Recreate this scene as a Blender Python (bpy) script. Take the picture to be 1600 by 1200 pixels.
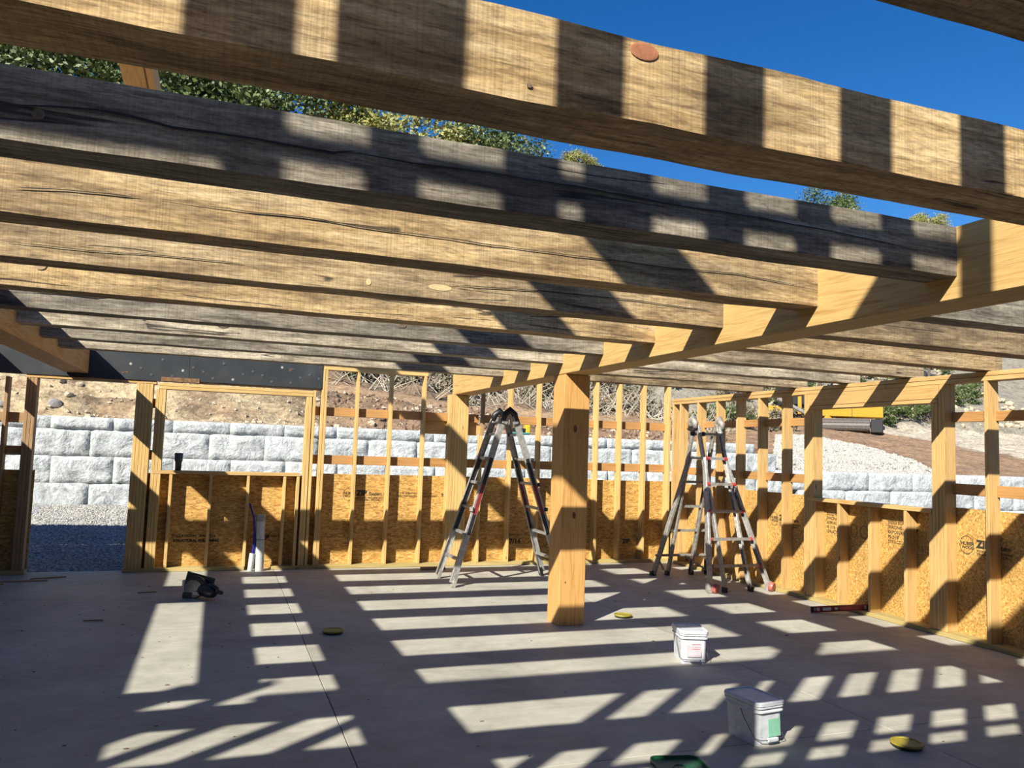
import bpy, bmesh, math, random
from mathutils import Vector, Matrix, noise
from math import sin, cos, pi, radians
random.seed(7)
for o in list(bpy.data.objects): bpy.data.objects.remove(o)
SC = bpy.context.scene
COL = SC.collection
# ------------------------------------------------------------------ camera
cam = bpy.data.cameras.new('camera'); CAM = bpy.data.objects.new('camera', cam); COL.objects.link(CAM)
cam.sensor_fit = 'HORIZONTAL'; cam.sensor_width = 36.0; cam.lens = 36.0*1236.74/1600
cam.clip_start = .05; cam.clip_end = 400
r = Vector((0.93719202, -0.34718423, 0.03367819)); d = Vector((0.06012411, 0.06568106, -0.99602765)); f = Vector((0.34359308, 0.93549404, 0.08242991))
m = Matrix((r, -d, -f)).transposed().to_4x4(); m.translation = (0, 0, 1.62)
CAM.matrix_world = m
SC.camera = CAM
# ------------------------------------------------------------------ light
w = bpy.data.worlds.new('world'); SC.world = w; w.use_nodes = True
nt = w.node_tree; bg = nt.nodes['Background']
sky = nt.nodes.new('ShaderNodeTexSky'); sky.sky_type = 'NISHITA'
sky.sun_disc = False; sky.sun_elevation = radians(34.7); sky.sun_rotation = radians(229.6)
sky.air_density = 1.0; sky.dust_density = 0.3; sky.ozone_density = 4.0; sky.altitude = 400
hs = nt.nodes.new('ShaderNodeHueSaturation'); hs.inputs['Saturation'].default_value = 1.33; hs.inputs['Hue'].default_value = .508
nt.links.new(sky.outputs[0], hs.inputs['Color']); nt.links.new(hs.outputs[0], bg.inputs[0])
bg.inputs[1].default_value = 0.138
sl = bpy.data.lights.new('sun', 'SUN'); sl.energy = 9.8; sl.angle = radians(.53); sl.color = (1.0, .97, .88)
SUN = bpy.data.objects.new('sun', sl); COL.objects.link(SUN)
SUN.rotation_euler = Vector((1.10, .935, -1.0)).to_track_quat('-Z', 'Y').to_euler(); SUN.location = (-8, -7, 12)
vs = SC.view_settings; vs.view_transform = 'Standard'; vs.look = 'None'; vs.gamma = 1; vs.exposure = 0.0
vs.use_curve_mapping = False
SC.cycles.max_bounces = 8; SC.cycles.diffuse_bounces = 4
# ------------------------------------------------------------------ material helpers
class NT:
    def __init__(s, name):
        s.m = bpy.data.materials.new(name); s.m.use_nodes = True; s.t = s.m.node_tree
        s.b = s.t.nodes['Principled BSDF']; s.b.inputs['Roughness'].default_value = .8
    def n(s, typ, **kw):
        x = s.t.nodes.new('ShaderNode'+typ)
        for k, v in kw.items():
            if k in x.inputs.keys() if hasattr(x.inputs, 'keys') else False: x.inputs[k].default_value = v
            else: setattr(x, k, v)
        return x
    def l(s, a, b): s.t.links.new(a, b)
    def ramp(s, fac, stops, interp='LINEAR'):
        x = s.t.nodes.new('ShaderNodeValToRGB'); x.color_ramp.interpolation = interp
        e = x.color_ramp.elements
        while len(e) < len(stops): e.new(.5)
        for q, (p, c) in zip(e, stops): q.position = p; q.color = (*c, 1) if len(c) == 3 else c
        s.l(fac, x.inputs[0]); return x.outputs[0]
    def coords(s, scale=(1, 1, 1), rnd=True):
        tc = s.t.nodes.new('ShaderNodeTexCoord'); v = tc.outputs['Object']
        if rnd:
            oi = s.t.nodes.new('ShaderNodeObjectInfo'); mu = s.t.nodes.new('ShaderNodeMath'); mu.operation = 'MULTIPLY'; mu.inputs[1].default_value = 40
            s.l(oi.outputs['Random'], mu.inputs[0])
            ad = s.t.nodes.new('ShaderNodeVectorMath'); ad.operation = 'ADD'; s.l(v, ad.inputs[0]); s.l(mu.outputs[0], ad.inputs[1]); v = ad.outputs[0]
        mp = s.t.nodes.new('ShaderNodeMapping'); mp.inputs['Scale'].default_value = scale; s.l(v, mp.inputs[0]); return mp.outputs[0]
    def noise(s, v, scale, detail=3, rough=.55, dist=0):
        x = s.t.nodes.new('ShaderNodeTexNoise'); x.inputs['Scale'].default_value = scale; x.inputs['Detail'].default_value = detail
        x.inputs['Roughness'].default_value = rough; x.inputs['Distortion'].default_value = dist; s.l(v, x.inputs['Vector']); return x.outputs['Fac']
    def mix(s, fac, a, b, mode='MIX'):
        x = s.t.nodes.new('ShaderNodeMixRGB'); x.blend_type = mode
        for i, v in ((0, fac), (1, a), (2, b)):
            if isinstance(v, (int, float)): x.inputs[i].default_value = v
            elif isinstance(v, tuple): x.inputs[i].default_value = (*v, 1)
            else: s.l(v, x.inputs[i])
        return x.outputs[0]
    def math(s, op, a, b):
        x = s.t.nodes.new('ShaderNodeMath'); x.operation = op
        for i, v in ((0, a), (1, b)):
            if isinstance(v, (int, float)): x.inputs[i].default_value = v
            else: s.l(v, x.inputs[i])
        return x.outputs[0]
    def bump(s, h, strength=.3, dist=.01):
        x = s.t.nodes.new('ShaderNodeBump'); x.inputs['Strength'].default_value = strength; x.inputs['Distance'].default_value = dist
        s.l(h, x.inputs['Height']); s.l(x.outputs[0], s.b.inputs['Normal'])
    def col(s, c): s.l(s.mix(1, c, (.69, .69, .69), 'MULTIPLY'), s.b.inputs['Base Color'])

def plain(name, c, rough=.6, metal=0, vary=0):
    k = NT(name); k.b.inputs['Roughness'].default_value = rough; k.b.inputs['Metallic'].default_value = metal
    v = k.coords((1, 1, 1), True); n = k.noise(v, 25, 4)
    k.col(k.ramp(n, [(.3, tuple(x*(1-.18-vary) for x in c)), (.7, tuple(min(1, x*(1.05+vary)) for x in c))]))
    return k.m
def stretch(axis, lo, hi):
    return tuple(lo if a == axis else hi for a in 'xyz')
_wm = {}
def lumber(kind, axis):
    key = (kind, axis)
    if key in _wm: return _wm[key]
    base = {'fir': (.84, .53, .20), 'pale': (.90, .60, .22), 'orange': (.66, .34, .11), 'treated': (.62, .48, .18), 'post': (.90, .50, .16), 'girder': (.82, .53, .19), 'dull': (.50, .31, .15)}[kind]
    k = NT('lumber_%s_%s' % (kind, axis)); k.b.inputs['Roughness'].default_value = .7
    g = k.noise(k.coords(stretch(axis, .8, 14)), 2.5, 4, .6, 1.2)
    g2 = k.noise(k.coords(stretch(axis, 1.5, 60)), 3, 2)
    dk = tuple(x*y for x, y in zip(base, (.80, .70, .55))); lt = tuple(min(1, x*1.08) for x in base)
    c = k.ramp(g, [(.32, dk), (.5, base), (.7, lt)])
    c = k.mix(.25, c, k.ramp(g2, [(.35, (.45, .40, .35)), (.65, (1, 1, 1))]), 'MULTIPLY')
    oi = k.n('ObjectInfo'); c = k.mix(.55, c, k.ramp(oi.outputs['Random'], [(0, (.82, .80, .76)), (1, (1.0, 1.0, 1.0))]), 'MULTIPLY')
    vo = k.n('TexVoronoi'); vo.inputs['Scale'].default_value = 1.7; k.l(k.coords(stretch(axis, 1.2, 3.2)), vo.inputs['Vector'])
    kn = k.ramp(vo.outputs['Distance'], [(.035, (.30, .20, .13)), (.075, (1, 1, 1))])
    c = k.mix(.8, c, kn, 'MULTIPLY'); k.col(c); k.bump(g2, .15, .003)
    _wm[key] = k.m; return k.m
def timber(name, c1, c2, c3):
    """rough sawn weathered timber, grain along x"""
    k = NT('timber_'+name); k.b.inputs['Roughness'].default_value = .85
    g = k.noise(k.coords((.7, 7, 7)), 2.2, 5, .65, .8)
    c = k.ramp(g, [(.33, c1), (.48, c2), (.66, c3)])
    st = k.noise(k.coords((1.1, 16, 16)), 3.2, 4, .7, .5); c = k.mix(.8, c, k.ramp(st, [(.33, (.42, .36, .30)), (.47, (.95, .94, .92)), (.68, (1.22, 1.20, 1.14))]), 'MULTIPLY')
    blot = k.noise(k.coords((.6, 1.6, 1.6)), 2.3, 3, .6)
    c = k.mix(.8, c, k.ramp(blot, [(.33, (.40, .38, .37)), (.5, (.92, .9, .88)), (.7, (1.15, 1.12, 1.05))]), 'MULTIPLY')
    sp = k.noise(k.coords((2.2, 9, 9)), 9, 5, .75, .4); c = k.mix(.75, c, k.ramp(sp, [(.34, (.45, .40, .33)), (.52, (.98, .97, .95)), (.70, (1.30, 1.28, 1.2))]), 'MULTIPLY')
    fine = k.noise(k.coords((4, 60, 60)), 2, 3)
    c = k.mix(.35, c, k.ramp(fine, [(.32, (.45, .42, .38)), (.62, (1.08, 1.06, 1.0))]), 'MULTIPLY')
    saw = k.noise(k.coords((90, 3, 1.2)), 1.3, 2, .5)
    c = k.mix(.28, c, k.ramp(saw, [(.36, (.50, .48, .45)), (.55, (1.05, 1.05, 1.03))]), 'MULTIPLY')
    v = k.coords((.14, 2.6, 2.6))
    ck = k.noise(v, 2.1, 3, .5, 0); ck = k.math('ABSOLUTE', k.math('SUBTRACT', ck, .5), 0)
    gate = k.noise(k.coords((.5, .2, .2)), 1.7, 1)
    ck = k.math('ADD', ck, k.ramp(gate, [(.47, (.1, .1, .1)), (.55, (0, 0, 0))]))
    crack = k.ramp(ck, [(.003, (0.0, 0.0, 0.0)), (.010, (1, 1, 1))])
    c = k.mix(1, c, k.mix(.85, (1, 1, 1), crack), 'MULTIPLY'); k.col(c)
    h = k.math('ADD', k.math('MULTIPLY', saw, .45), k.math('MULTIPLY', fine, .5)); h = k.math('ADD', h, crack); k.bump(h, .55, .006)
    return k.m
T_GOLD = timber('golden', (.40, .26, .115), (.70, .49, .24), (.92, .70, .40))
T_BROWN = timber('brown', (.28, .19, .095), (.54, .39, .21), (.78, .60, .36))
T_GREY = timber('grey', (.17, .145, .11), (.34, .30, .24), (.56, .51, .42))
T_SILV = timber('silver', (.33, .28, .21), (.60, .52, .39), (.86, .76, .60))
T_UMB = timber('umber', (.17, .115, .06), (.36, .26, .145), (.60, .46, .28))
T_DUN = timber('dun', (.26, .20, .13), (.48, .38, .25), (.72, .60, .43))
def osb():
    k = NT('oriented_strand_board'); k.b.inputs['Roughness'].default_value = .75
    cs = []
    for rot, sc in (((0.3, .2, .5), 1.0), ((1.1, .9, 1.3), 1.3)):
        tc = k.n('TexCoord'); mp = k.n('Mapping'); mp.inputs['Rotation'].default_value = rot; mp.inputs['Scale'].default_value = (11*sc, 46*sc, 40*sc)
        k.l(tc.outputs['Object'], mp.inputs[0])
        wob = k.n('TexNoise'); wob.inputs['Scale'].default_value = 5; k.l(tc.outputs['Object'], wob.inputs['Vector'])
        ad = k.mix(.12, mp.outputs[0], wob.outputs['Color'], 'ADD')
        vo = k.n('TexVoronoi'); vo.inputs['Scale'].default_value = 1.5; k.l(ad, vo.inputs['Vector']); cs.append((vo.outputs['Color'], vo.outputs['Distance']))
    sel = k.noise(k.coords((1, 1, 1), False), 13, 2)
    f1 = k.n('SeparateColor'); k.l(cs[0][0], f1.inputs[0]); f2 = k.n('SeparateColor'); k.l(cs[1][0], f2.inputs[0])
    fac = k.mix(k.ramp(sel, [(.48, (0, 0, 0)), (.52, (1, 1, 1))]), f1.outputs[0], f2.outputs[1])
    c = k.ramp(fac, [(0, (.40, .20, .045)), (.35, (.62, .34, .08)), (.7, (.76, .44, .115)), (1, (.92, .60, .20))])
    big = k.noise(k.coords((1, 1, 1), False), 3, 3)
    c = k.mix(.5, c, k.ramp(big, [(.3, (.75, .70, .62)), (.7, (1.05, 1.03, 1.0))]), 'MULTIPLY')
    k.col(c); k.bump(fac, .3, .003); return k.m
OSB = osb()
def concrete():
    k = NT('concrete_slab'); k.b.inputs['Roughness'].default_value = .62
    v = k.coords((1, 1, 1), False)
    a = k.noise(v, 1.1, 6, .6, .6); b = k.noise(v, 7, 5, .65, .3); cst = k.noise(k.coords((.6, 5, 1), False), 3, 4)
    c = k.ramp(a, [(.3, (.45, .42, .345)), (.5, (.585, .55, .455)), (.7, (.69, .65, .545))])
    c = k.mix(.5, c, k.ramp(b, [(.3, (.72, .71, .70)), (.65, (1.08, 1.08, 1.06))]), 'MULTIPLY')
    c = k.mix(.35, c, k.ramp(cst, [(.3, (.74, .73, .72)), (.65, (1.05, 1.05, 1.05))]), 'MULTIPLY')
    vo = k.n('TexVoronoi'); vo.inputs['Scale'].default_value = 6; vo.feature = 'F1'; k.l(v, vo.inputs['Vector'])
    sp = k.ramp(vo.outputs['Distance'], [(.02, (.35, .33, .31)), (.05, (1, 1, 1))]); c = k.mix(.6, c, sp, 'MULTIPLY')
    k.col(c); k.bump(b, .12, .003); return k.m
CONC = concrete()
def gravel(name, s, c1, c2, c3):
    k = NT(name); k.b.inputs['Roughness'].default_value = .9
    v = k.coords((1, 1, 1), False)
    vo = k.n('TexVoronoi'); vo.inputs['Scale'].default_value = s; k.l(v, vo.inputs['Vector'])
    sc = k.n('SeparateColor'); k.l(vo.outputs['Color'], sc.inputs[0])
    c = k.ramp(sc.outputs[0], [(0, c1), (.5, c2), (1, c3)])
    e = k.ramp(vo.outputs['Distance'], [(.35, (1, 1, 1)), (.75, (.22, .21, .2))]); c = k.mix(1, c, e, 'MULTIPLY')
    k.col(c); k.bump(k.math('SUBTRACT', 1, vo.outputs['Distance']), 1, .03); return k.m
GRAV = gravel('white_gravel', 26, (.42, .41, .39), (.66, .65, .62), (.85, .84, .81))
def blockmat():
    k = NT('split_face_concrete'); k.b.inputs['Roughness'].default_value = .9
    v = k.coords((1, 1, 1)); a = k.noise(v, 3.2, 6, .62, 1.0); b = k.noise(v, 16, 5, .6)
    c = k.ramp(a, [(.3, (.46, .475, .465)), (.46, (.70, .715, .69)), (.7, (.83, .84, .81))])
    rg = k.math('ABSOLUTE', k.math('SUBTRACT', k.noise(k.coords((1, 1, 1.5)), 4.5, 4, .6, 1.2), .5), 0); c = k.mix(.8, c, k.ramp(rg, [(.0, (.62, .62, .60)), (.05, (1, 1, 1))]), 'MULTIPLY')  # crevice shade put into the colour as dark ridge lines
    oi = k.n('ObjectInfo'); c = k.mix(1, c, k.ramp(oi.outputs['Random'], [(0, (.86, .87, .88)), (1, (1, 1, .99))]), 'MULTIPLY')
    k.col(c); h = k.math('ADD', k.math('MULTIPLY', a, 1.5), k.math('MULTIPLY', b, .35)); k.bump(h, .8, .06); return k.m
BLOCK = blockmat()
def terrainmat():
    k = NT('earth_and_rock'); k.b.inputs['Roughness'].default_value = .95
    at = k.n('VertexColor'); at.layer_name = 'zone'
    v = k.coords((1, 1, 1.6), False); a = k.noise(v, 1.6, 8, .68, .6); b = k.noise(v, 8, 5, .7)
    c = k.mix(.85, at.outputs[0], k.ramp(a, [(.32, (.42, .38, .34)), (.48, (.92, .9, .88)), (.66, (1.25, 1.22, 1.15))]), 'MULTIPLY')
    c = k.mix(.8, c, k.ramp(b, [(.34, (.42, .40, .38)), (.6, (1.15, 1.13, 1.1))]), 'MULTIPLY')
    vo = k.n('TexVoronoi'); vo.inputs['Scale'].default_value = 9; k.l(v, vo.inputs['Vector'])
    sc = k.n('SeparateColor'); k.l(vo.outputs['Color'], sc.inputs[0])
    gg = k.ramp(sc.outputs[0], [(0, (.6, .6, .6)), (1, (1.15, 1.15, 1.15))]); c = k.mix(at.outputs[1], c, k.mix(1, c, gg, 'MULTIPLY'))
    k.col(c); k.bump(k.math('ADD', a, k.math('MULTIPLY', b, .5)), .9, .12); return k.m
EARTH = terrainmat()
def leafmat(name, c1, c2):
    k = NT(name); k.b.inputs['Roughness'].default_value = .55
    tc = k.n('TexCoord'); n = k.noise(tc.outputs['Object'], 2.5, 3)
    k.col(k.ramp(n, [(.3, c1), (.7, c2)])); 
    try: k.b.inputs['Transmission Weight'].default_value = 0
    except Exception: pass
    return k.m
LEAF_G = leafmat('green_leaves', (.045, .075, .015), (.17, .22, .06)); LEAF_Y = leafmat('yellowing_leaves', (.24, .26, .06), (.48, .44, .13)); LEAF_D = leafmat('brush_leaves', (.14, .12, .06), (.38, .31, .20))
BARK = plain('bark', (.16, .12, .09), .9, 0, .2); TWIG = plain('dry_twigs', (.62, .54, .42), .9, 0, .2)
def steelmat():
    k = NT('blue_black_steel'); k.b.inputs['Roughness'].default_value = .5; k.b.inputs['Metallic'].default_value = .1
    v = k.coords((1, 1, 1), False); a = k.noise(v, 2.5, 5, .6, .5)
    c = k.ramp(a, [(.3, (.032, .035, .036)), (.55, (.048, .052, .053)), (.75, (.072, .074, .072))])
    ru = k.noise(v, 4, 6, .7); c = k.mix(k.ramp(ru, [(.66, (0, 0, 0)), (.74, (1, 1, 1))]), c, (.28, .13, .05)); k.col(c); return k.m
STEEL = steelmat(); RUST = plain('rusted_steel', (.30, .16, .07), .8, .2, .3)
ALU = plain('ladder_aluminium', (.62, .60, .55), .45, .55, .15); ALU_D = plain('dirty_aluminium', (.46, .42, .36), .6, .3, .25)
BLK = plain('black_plastic', (.02, .02, .022), .45); RED = plain('red_plastic', (.62, .06, .05), .45); DRED = plain('red_sticker', (.32, .03, .03), .5); WHT = plain('white_plastic', (.80, .80, .80), .4)
BUCK = plain('white_bucket_plastic', (.80, .81, .83), .38); PVC = plain('white_pvc', (.80, .80, .76), .4); BLUE = plain('blue_tube', (.02, .02, .30), .4)
GRN = plain('green_lid_plastic', (.015, .12, .045), .4); YEL = plain('yellow_cap_plastic', (.42, .34, .03), .5); DGREY = plain('dark_grey_plastic', (.10, .095, .09), .5)
SAWM = plain('saw_grey_metal', (.35, .35, .34), .35, .8); WIRE = plain('wire', (.25, .25, .26), .35, .8); INK = plain('black_ink', (.035, .028, .02), .9); LABG = plain('green_label', (.28, .62, .42), .6); LABP = plain('pink_grey_label', (.66, .58, .60), .6)
CAT = plain('machine_yellow', (.75, .40, .03), .5); RUBB = plain('track_black', (.03, .03, .03), .8); BUCKETM = plain('worn_steel', (.17, .14, .12), .6, .15, .3); TEAL = plain('teal_cloth', (.05, .30, .28), .9); TOOLY = plain('tool_yellow', (.80, .55, .02), .5); INSIDE = plain('bucket_inside_shade', (.05, .05, .05), .8)
# ------------------------------------------------------------------ mesh helpers
def link(name, me, mt=None, parent=None, loc=(0, 0, 0)):
    o = bpy.data.objects.new(name, me); COL.objects.link(o)
    if mt is not None and not me.materials: me.materials.append(mt)
    loc = Vector(loc)
    if parent is not None:
        q = parent; off = Vector((0, 0, 0))
        while q is not None: off += Vector(q.location); q = q.parent
        o.parent = parent; loc = loc - off
    o.location = loc; return o
_mc = {}
def boxmesh(dx, dy, dz, mt, bev=.003):
    key = (round(dx, 4), round(dy, 4), round(dz, 4), mt.name, bev)
    if key in _mc: return _mc[key]
    bm = bmesh.new(); bmesh.ops.create_cube(bm, size=1); bmesh.ops.scale(bm, vec=(dx, dy, dz), verts=bm.verts)
    if bev: bmesh.ops.bevel(bm, geom=bm.edges[:], offset=min(bev, min(dx, dy, dz)*.3), segments=1, affect='EDGES')
    me = bpy.data.meshes.new('box'); bm.to_mesh(me); bm.free(); me.materials.append(mt); _mc[key] = me; return me
def box(name, x0, x1, y0, y1, z0, z1, mt, parent=None, bev=.003):
    return link(name, boxmesh(x1-x0, y1-y0, z1-z0, mt, bev), None, parent, ((x0+x1)/2, (y0+y1)/2, (z0+z1)/2))
def tag(o, label=None, cat=None, group=None, kind=None):
    if label: o['label'] = label
    if cat: o['category'] = cat
    if group: o['group'] = group
    if kind: o['kind'] = kind
    return o
def empty(name, loc=(0, 0, 0), **kw):
    o = bpy.data.objects.new(name, None); COL.objects.link(o); o.location = loc; o.empty_display_size = .1; return tag(o, **kw)
class MB:
    def __init__(s): s.bm = bmesh.new()
    def box(s, c, dim, rot=None):
        g = bmesh.ops.create_cube(s.bm, size=1)['verts']; bmesh.ops.scale(s.bm, vec=dim, verts=g)
        if rot is not None: bmesh.ops.transform(s.bm, matrix=rot.to_4x4(), verts=g)
        bmesh.ops.translate(s.bm, vec=c, verts=g); return g
    def bar(s, a, b, w, h, up=(0, 0, 1)):
        a = Vector(a); b = Vector(b); z = (b-a); L = z.length; z.normalize(); x = Vector(up).cross(z)
        if x.length < 1e-4: x = Vector((1, 0, 0)).cross(z)
        x.normalize(); y = z.cross(x); R = Matrix((x, y, z)).transposed()
        return s.box((a+b)/2, (w, h, L), R)
    def tube(s, pts, rad, seg=8, cap=True):
        pts = [Vector(p) for p in pts]; rings = []
        for i, p in enumerate(pts):
            t = (pts[min(i+1, len(pts)-1)]-pts[max(i-1, 0)]).normalized()
            a = t.orthogonal().normalized() if i == 0 else (a - t*a.dot(t)).normalized()
            b = t.cross(a); rr = rad[i] if isinstance(rad, (list, tuple)) else rad
            rings.append([s.bm.verts.new(p+(a*cos(2*pi*k/seg)+b*sin(2*pi*k/seg))*rr) for k in range(seg)])
        for q0, q1 in zip(rings, rings[1:]):
            for k in range(seg): s.bm.faces.new((q0[k], q0[(k+1) % seg], q1[(k+1) % seg], q1[k]))
        if cap: s.bm.faces.new(rings[0][::-1]); s.bm.faces.new(rings[-1])
    def lathe(s, prof, seg=28, c=(0, 0, 0)):
        rings = []
        for rr, z in prof: rings.append([s.bm.verts.new((c[0]+max(rr, 1e-4)*cos(2*pi*k/seg), c[1]+max(rr, 1e-4)*sin(2*pi*k/seg), c[2]+z)) for k in range(seg)])
        for q0, q1 in zip(rings, rings[1:]):
            for k in range(seg): s.bm.faces.new((q0[k], q0[(k+1) % seg], q1[(k+1) % seg], q1[k]))
    def prism(s, poly, y0, y1):
        a = [s.bm.verts.new((x, y0, z)) for x, z in poly]; b = [s.bm.verts.new((x, y1, z)) for x, z in poly]
        s.bm.faces.new(a); s.bm.faces.new(b[::-1])
        for i in range(len(poly)): s.bm.faces.new((a[i], b[i], b[(i+1) % len(poly)], a[(i+1) % len(poly)]))
    def mesh(s, bev=0, smooth=False, mtx=None):
        if mtx is not None: bmesh.ops.transform(s.bm, matrix=mtx, verts=s.bm.verts[:])
        bmesh.ops.recalc_face_normals(s.bm, faces=s.bm.faces[:])
        if bev: bmesh.ops.bevel(s.bm, geom=s.bm.edges[:], offset=bev, segments=1, affect='EDGES')
        me = bpy.data.meshes.new('m'); s.bm.to_mesh(me); s.bm.free()
        if smooth:
            for p in me.polygons: p.use_smooth = True
        return me
    def build(s, name, mt, parent=None, loc=(0, 0, 0), bev=0, smooth=False, mtx=None):
        return link(name, s.mesh(bev, smooth, mtx), mt, parent, loc)
# ------------------------------------------------------------------ floor
FL = empty('floor', (0, 0, 0), kind='structure', label='grey trowelled concrete slab with saw-cut joints')
xs = [-9, .757, 3.94, 6.68]; ys = [-5, 3.875, 10.76]
for i in range(3):
    for j in range(2):
        g = .003
        box('slab_panel', xs[i]+g*(i > 0), xs[i+1]-g*(i < 2), ys[j]+g*(j > 0), ys[j+1]-g*(j < 1), -.1, 0, CONC, FL, .002)
box('footing', -9, 6.68, -5, 10.76, -.5, -.101, CONC, FL, 0)
# ------------------------------------------------------------------ ground outside
def sm(a, b, x):
    t = max(0, min(1, (x-a)/(b-a))); return t*t*(3-2*t)
def lerp(a, b, t): return a+(b-a)*t
def Tz(X, Y):
    b = lerp(lerp(4.1, 2.9, sm(-2, 3, X)), 2.35, sm(3, 10, X))
    zl = lerp(1.9, b, sm(18.3, 22.3, Y)) + .7*sm(22, 27.5, Y) + .36*max(0, Y-27.5) - .10*max(0, Y-55)
    zr = 1.22 + .155*max(0, Y-18.4) + .34*max(0, Y-32.3)
    t = sm(14.0, 15.2, X - .18*(Y-18.4)); return lerp(zl, zr, t)
def apron(Y):
    for (ya, xa), (yb, xb) in zip([(18, 21.0), (19.8, 22.0), (22.1, 23.0), (24.4, 23.7), (26.4, 23.5)], [(19.8, 22.0), (22.1, 23.0), (24.4, 23.7), (26.4, 23.5), (27.4, 22.6)]):
        if Y <= yb: return lerp(xa, xb, (Y-ya)/(yb-ya))
    return 22.6
def zone(X, Y, z):
    """surface colours: cream ledge, brown dirt, tan track, dark brush litter, gravel with gap shade"""
    n = noise.noise(Vector((X*.35, Y*.5, 3.1))); n2 = noise.noise(Vector((X*1.1, Y*1.4, 9)))
    cream = (.74, .58, .36); dirt = (.36, .235, .145); tan = (.62, .42, .25); brush = (.26, .21, .15); grav = (.40, .36, .30); light = (.78, .68, .54)  # grav is kept dark to stand for shaded gaps between the stones
    c = Vector(dirt); g = 0.0
    lw = sm(4.0, .5, X) if X > .5 else 1
    if Y < 22.5:
        k = lw*(1 if n2 > -.18 else .35); c = Vector(dirt).lerp(Vector(cream), max(0, min(1, k*sm(23.5, 21.5, Y+n*2))))
    rd = sm(22.3, 22.9, Y+n)*sm(27.6, 26.4, Y+n)
    c = c.lerp(Vector(tan), rd*.9)
    c = c.lerp(Vector(brush), sm(27, 28.5, Y+n))
    if X > 13.6:
        Rr = Vector(dirt).lerp(Vector((.52, .33, .19)), .6 + .4*n)
        gk = sm(.35, -.25, max(Y-26.9, (X-apron(Y))*.8) + .35*n2)*sm(-.4, .3, X-.82*Y)
        Rr = Rr.lerp(Vector(grav), gk); g = gk
        lt = sm(30.2, 31.2, X+.8*n)*sm(33.6, 32.6, Y)
        Rr = Rr.lerp(Vector(light), lt)
        Rr = Rr.lerp(Vector((.42, .38, .30)), sm(31, 33, Y+n))
        c = c.lerp(Rr, sm(13.6, 14.6, X))
    return c, g
def grid_mesh(x0, x1, y0, y1, nx, ny, zf, zonef=None):
    vs_, fs, cs = [], [], []
    for j in range(ny+1):
        for i in range(nx+1):
            X = lerp(x0, x1, i/nx); Y = lerp(y0, y1, j/ny)
            z, c = zf(X, Y); vs_.append((X, Y, z)); cs.append(c)
    for j in range(ny):
        for i in range(nx):
            a = j*(nx+1)+i; fs.append((a, a+1, a+nx+2, a+nx+1))
    me = bpy.data.meshes.new('ground'); me.from_pydata(vs_, [], fs)
    if cs[0] is not None:
        ca = me.color_attributes.new('zone', 'FLOAT_COLOR', 'POINT')
        for i, (c, g) in enumerate(cs): ca.data[i].color = (c[0], c[1], c[2], g)
    for p in me.polygons: p.use_smooth = True
    return me
def hillf(X, Y):
    z = Tz(X, Y)
    am = sm(18.3, 19.5, Y)
    rough = .30 if Y < 22.4 else (.07 if Y < 27 else .5)
    if X > 14: rough = .10 if Y < 31 else .4
    n = noise.fractal(Vector((X*.55, Y*.75, 1.7)), .9, 2.1, 5)
    led = 0
    if X < 4 and Y < 24: led = .30*(abs(((z*2.1+n*.4) % 1)-.5)*2-.5)
    z2 = z + am*(n*rough + led + .05*noise.noise(Vector((X*3, Y*3, 0))))
    if Y < 18.48: z2 = -.6
    return z2, zone(X, Y, z2)
link('hillside', grid_mesh(-16, 46, 18.47, 34, 430, 130, hillf), EARTH); H = bpy.data.objects['hillside']; tag(H, 'excavated hillside of cream rock, brown dirt and a tan track', None, None, 'structure')
H2 = link('far_hill', grid_mesh(-70, 130, 31.5, 120, 100, 60, lambda X, Y: (Tz(X, min(Y, 60)) - .25*sm(36, 32, Y) + .5*sm(33, 40, Y)*noise.noise(Vector((X*.2, Y*.2, 0))), zone(X, Y, 0))), EARTH); tag(H2, 'brushy hillside rising behind the site', None, None, 'structure')
def yardf(X, Y):
    return (-.04 + .27*sm(11.5, 18.0, Y)*sm(30, 20, X) + .025*noise.noise(Vector((X*1.3, Y*1.3, 0)))*sm(10.8, 11.5, max(Y, X+4.2)) if True else 0), None
G1 = link('gravel_yard', grid_mesh(-16, 46, 10.765, 18.6, 160, 40, yardf), GRAV); tag(G1, 'white crushed gravel yard between framed walls and block wall', None, None, 'structure')
G2 = link('gravel_side_yard', grid_mesh(6.69, 46, -20, 10.765, 60, 50, lambda X, Y: (-.06, None)), GRAV); tag(G2, 'white crushed gravel beside the slab', None, None, 'structure')
G3 = link('ground_around', grid_mesh(-120, 120, -120, -5, 4, 4, lambda X, Y: (-.15, (Vector((.45, .36, .27)), 0))), EARTH); tag(G3, 'bare earth around the site', None, None, 'structure')
G4 = link('ground_left', grid_mesh(-120, -9, -5, 18.4, 4, 4, lambda X, Y: (-.15, (Vector((.45, .36, .27)), 0))), EARTH); tag(G4, 'bare earth left of the slab', None, None, 'structure')
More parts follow.
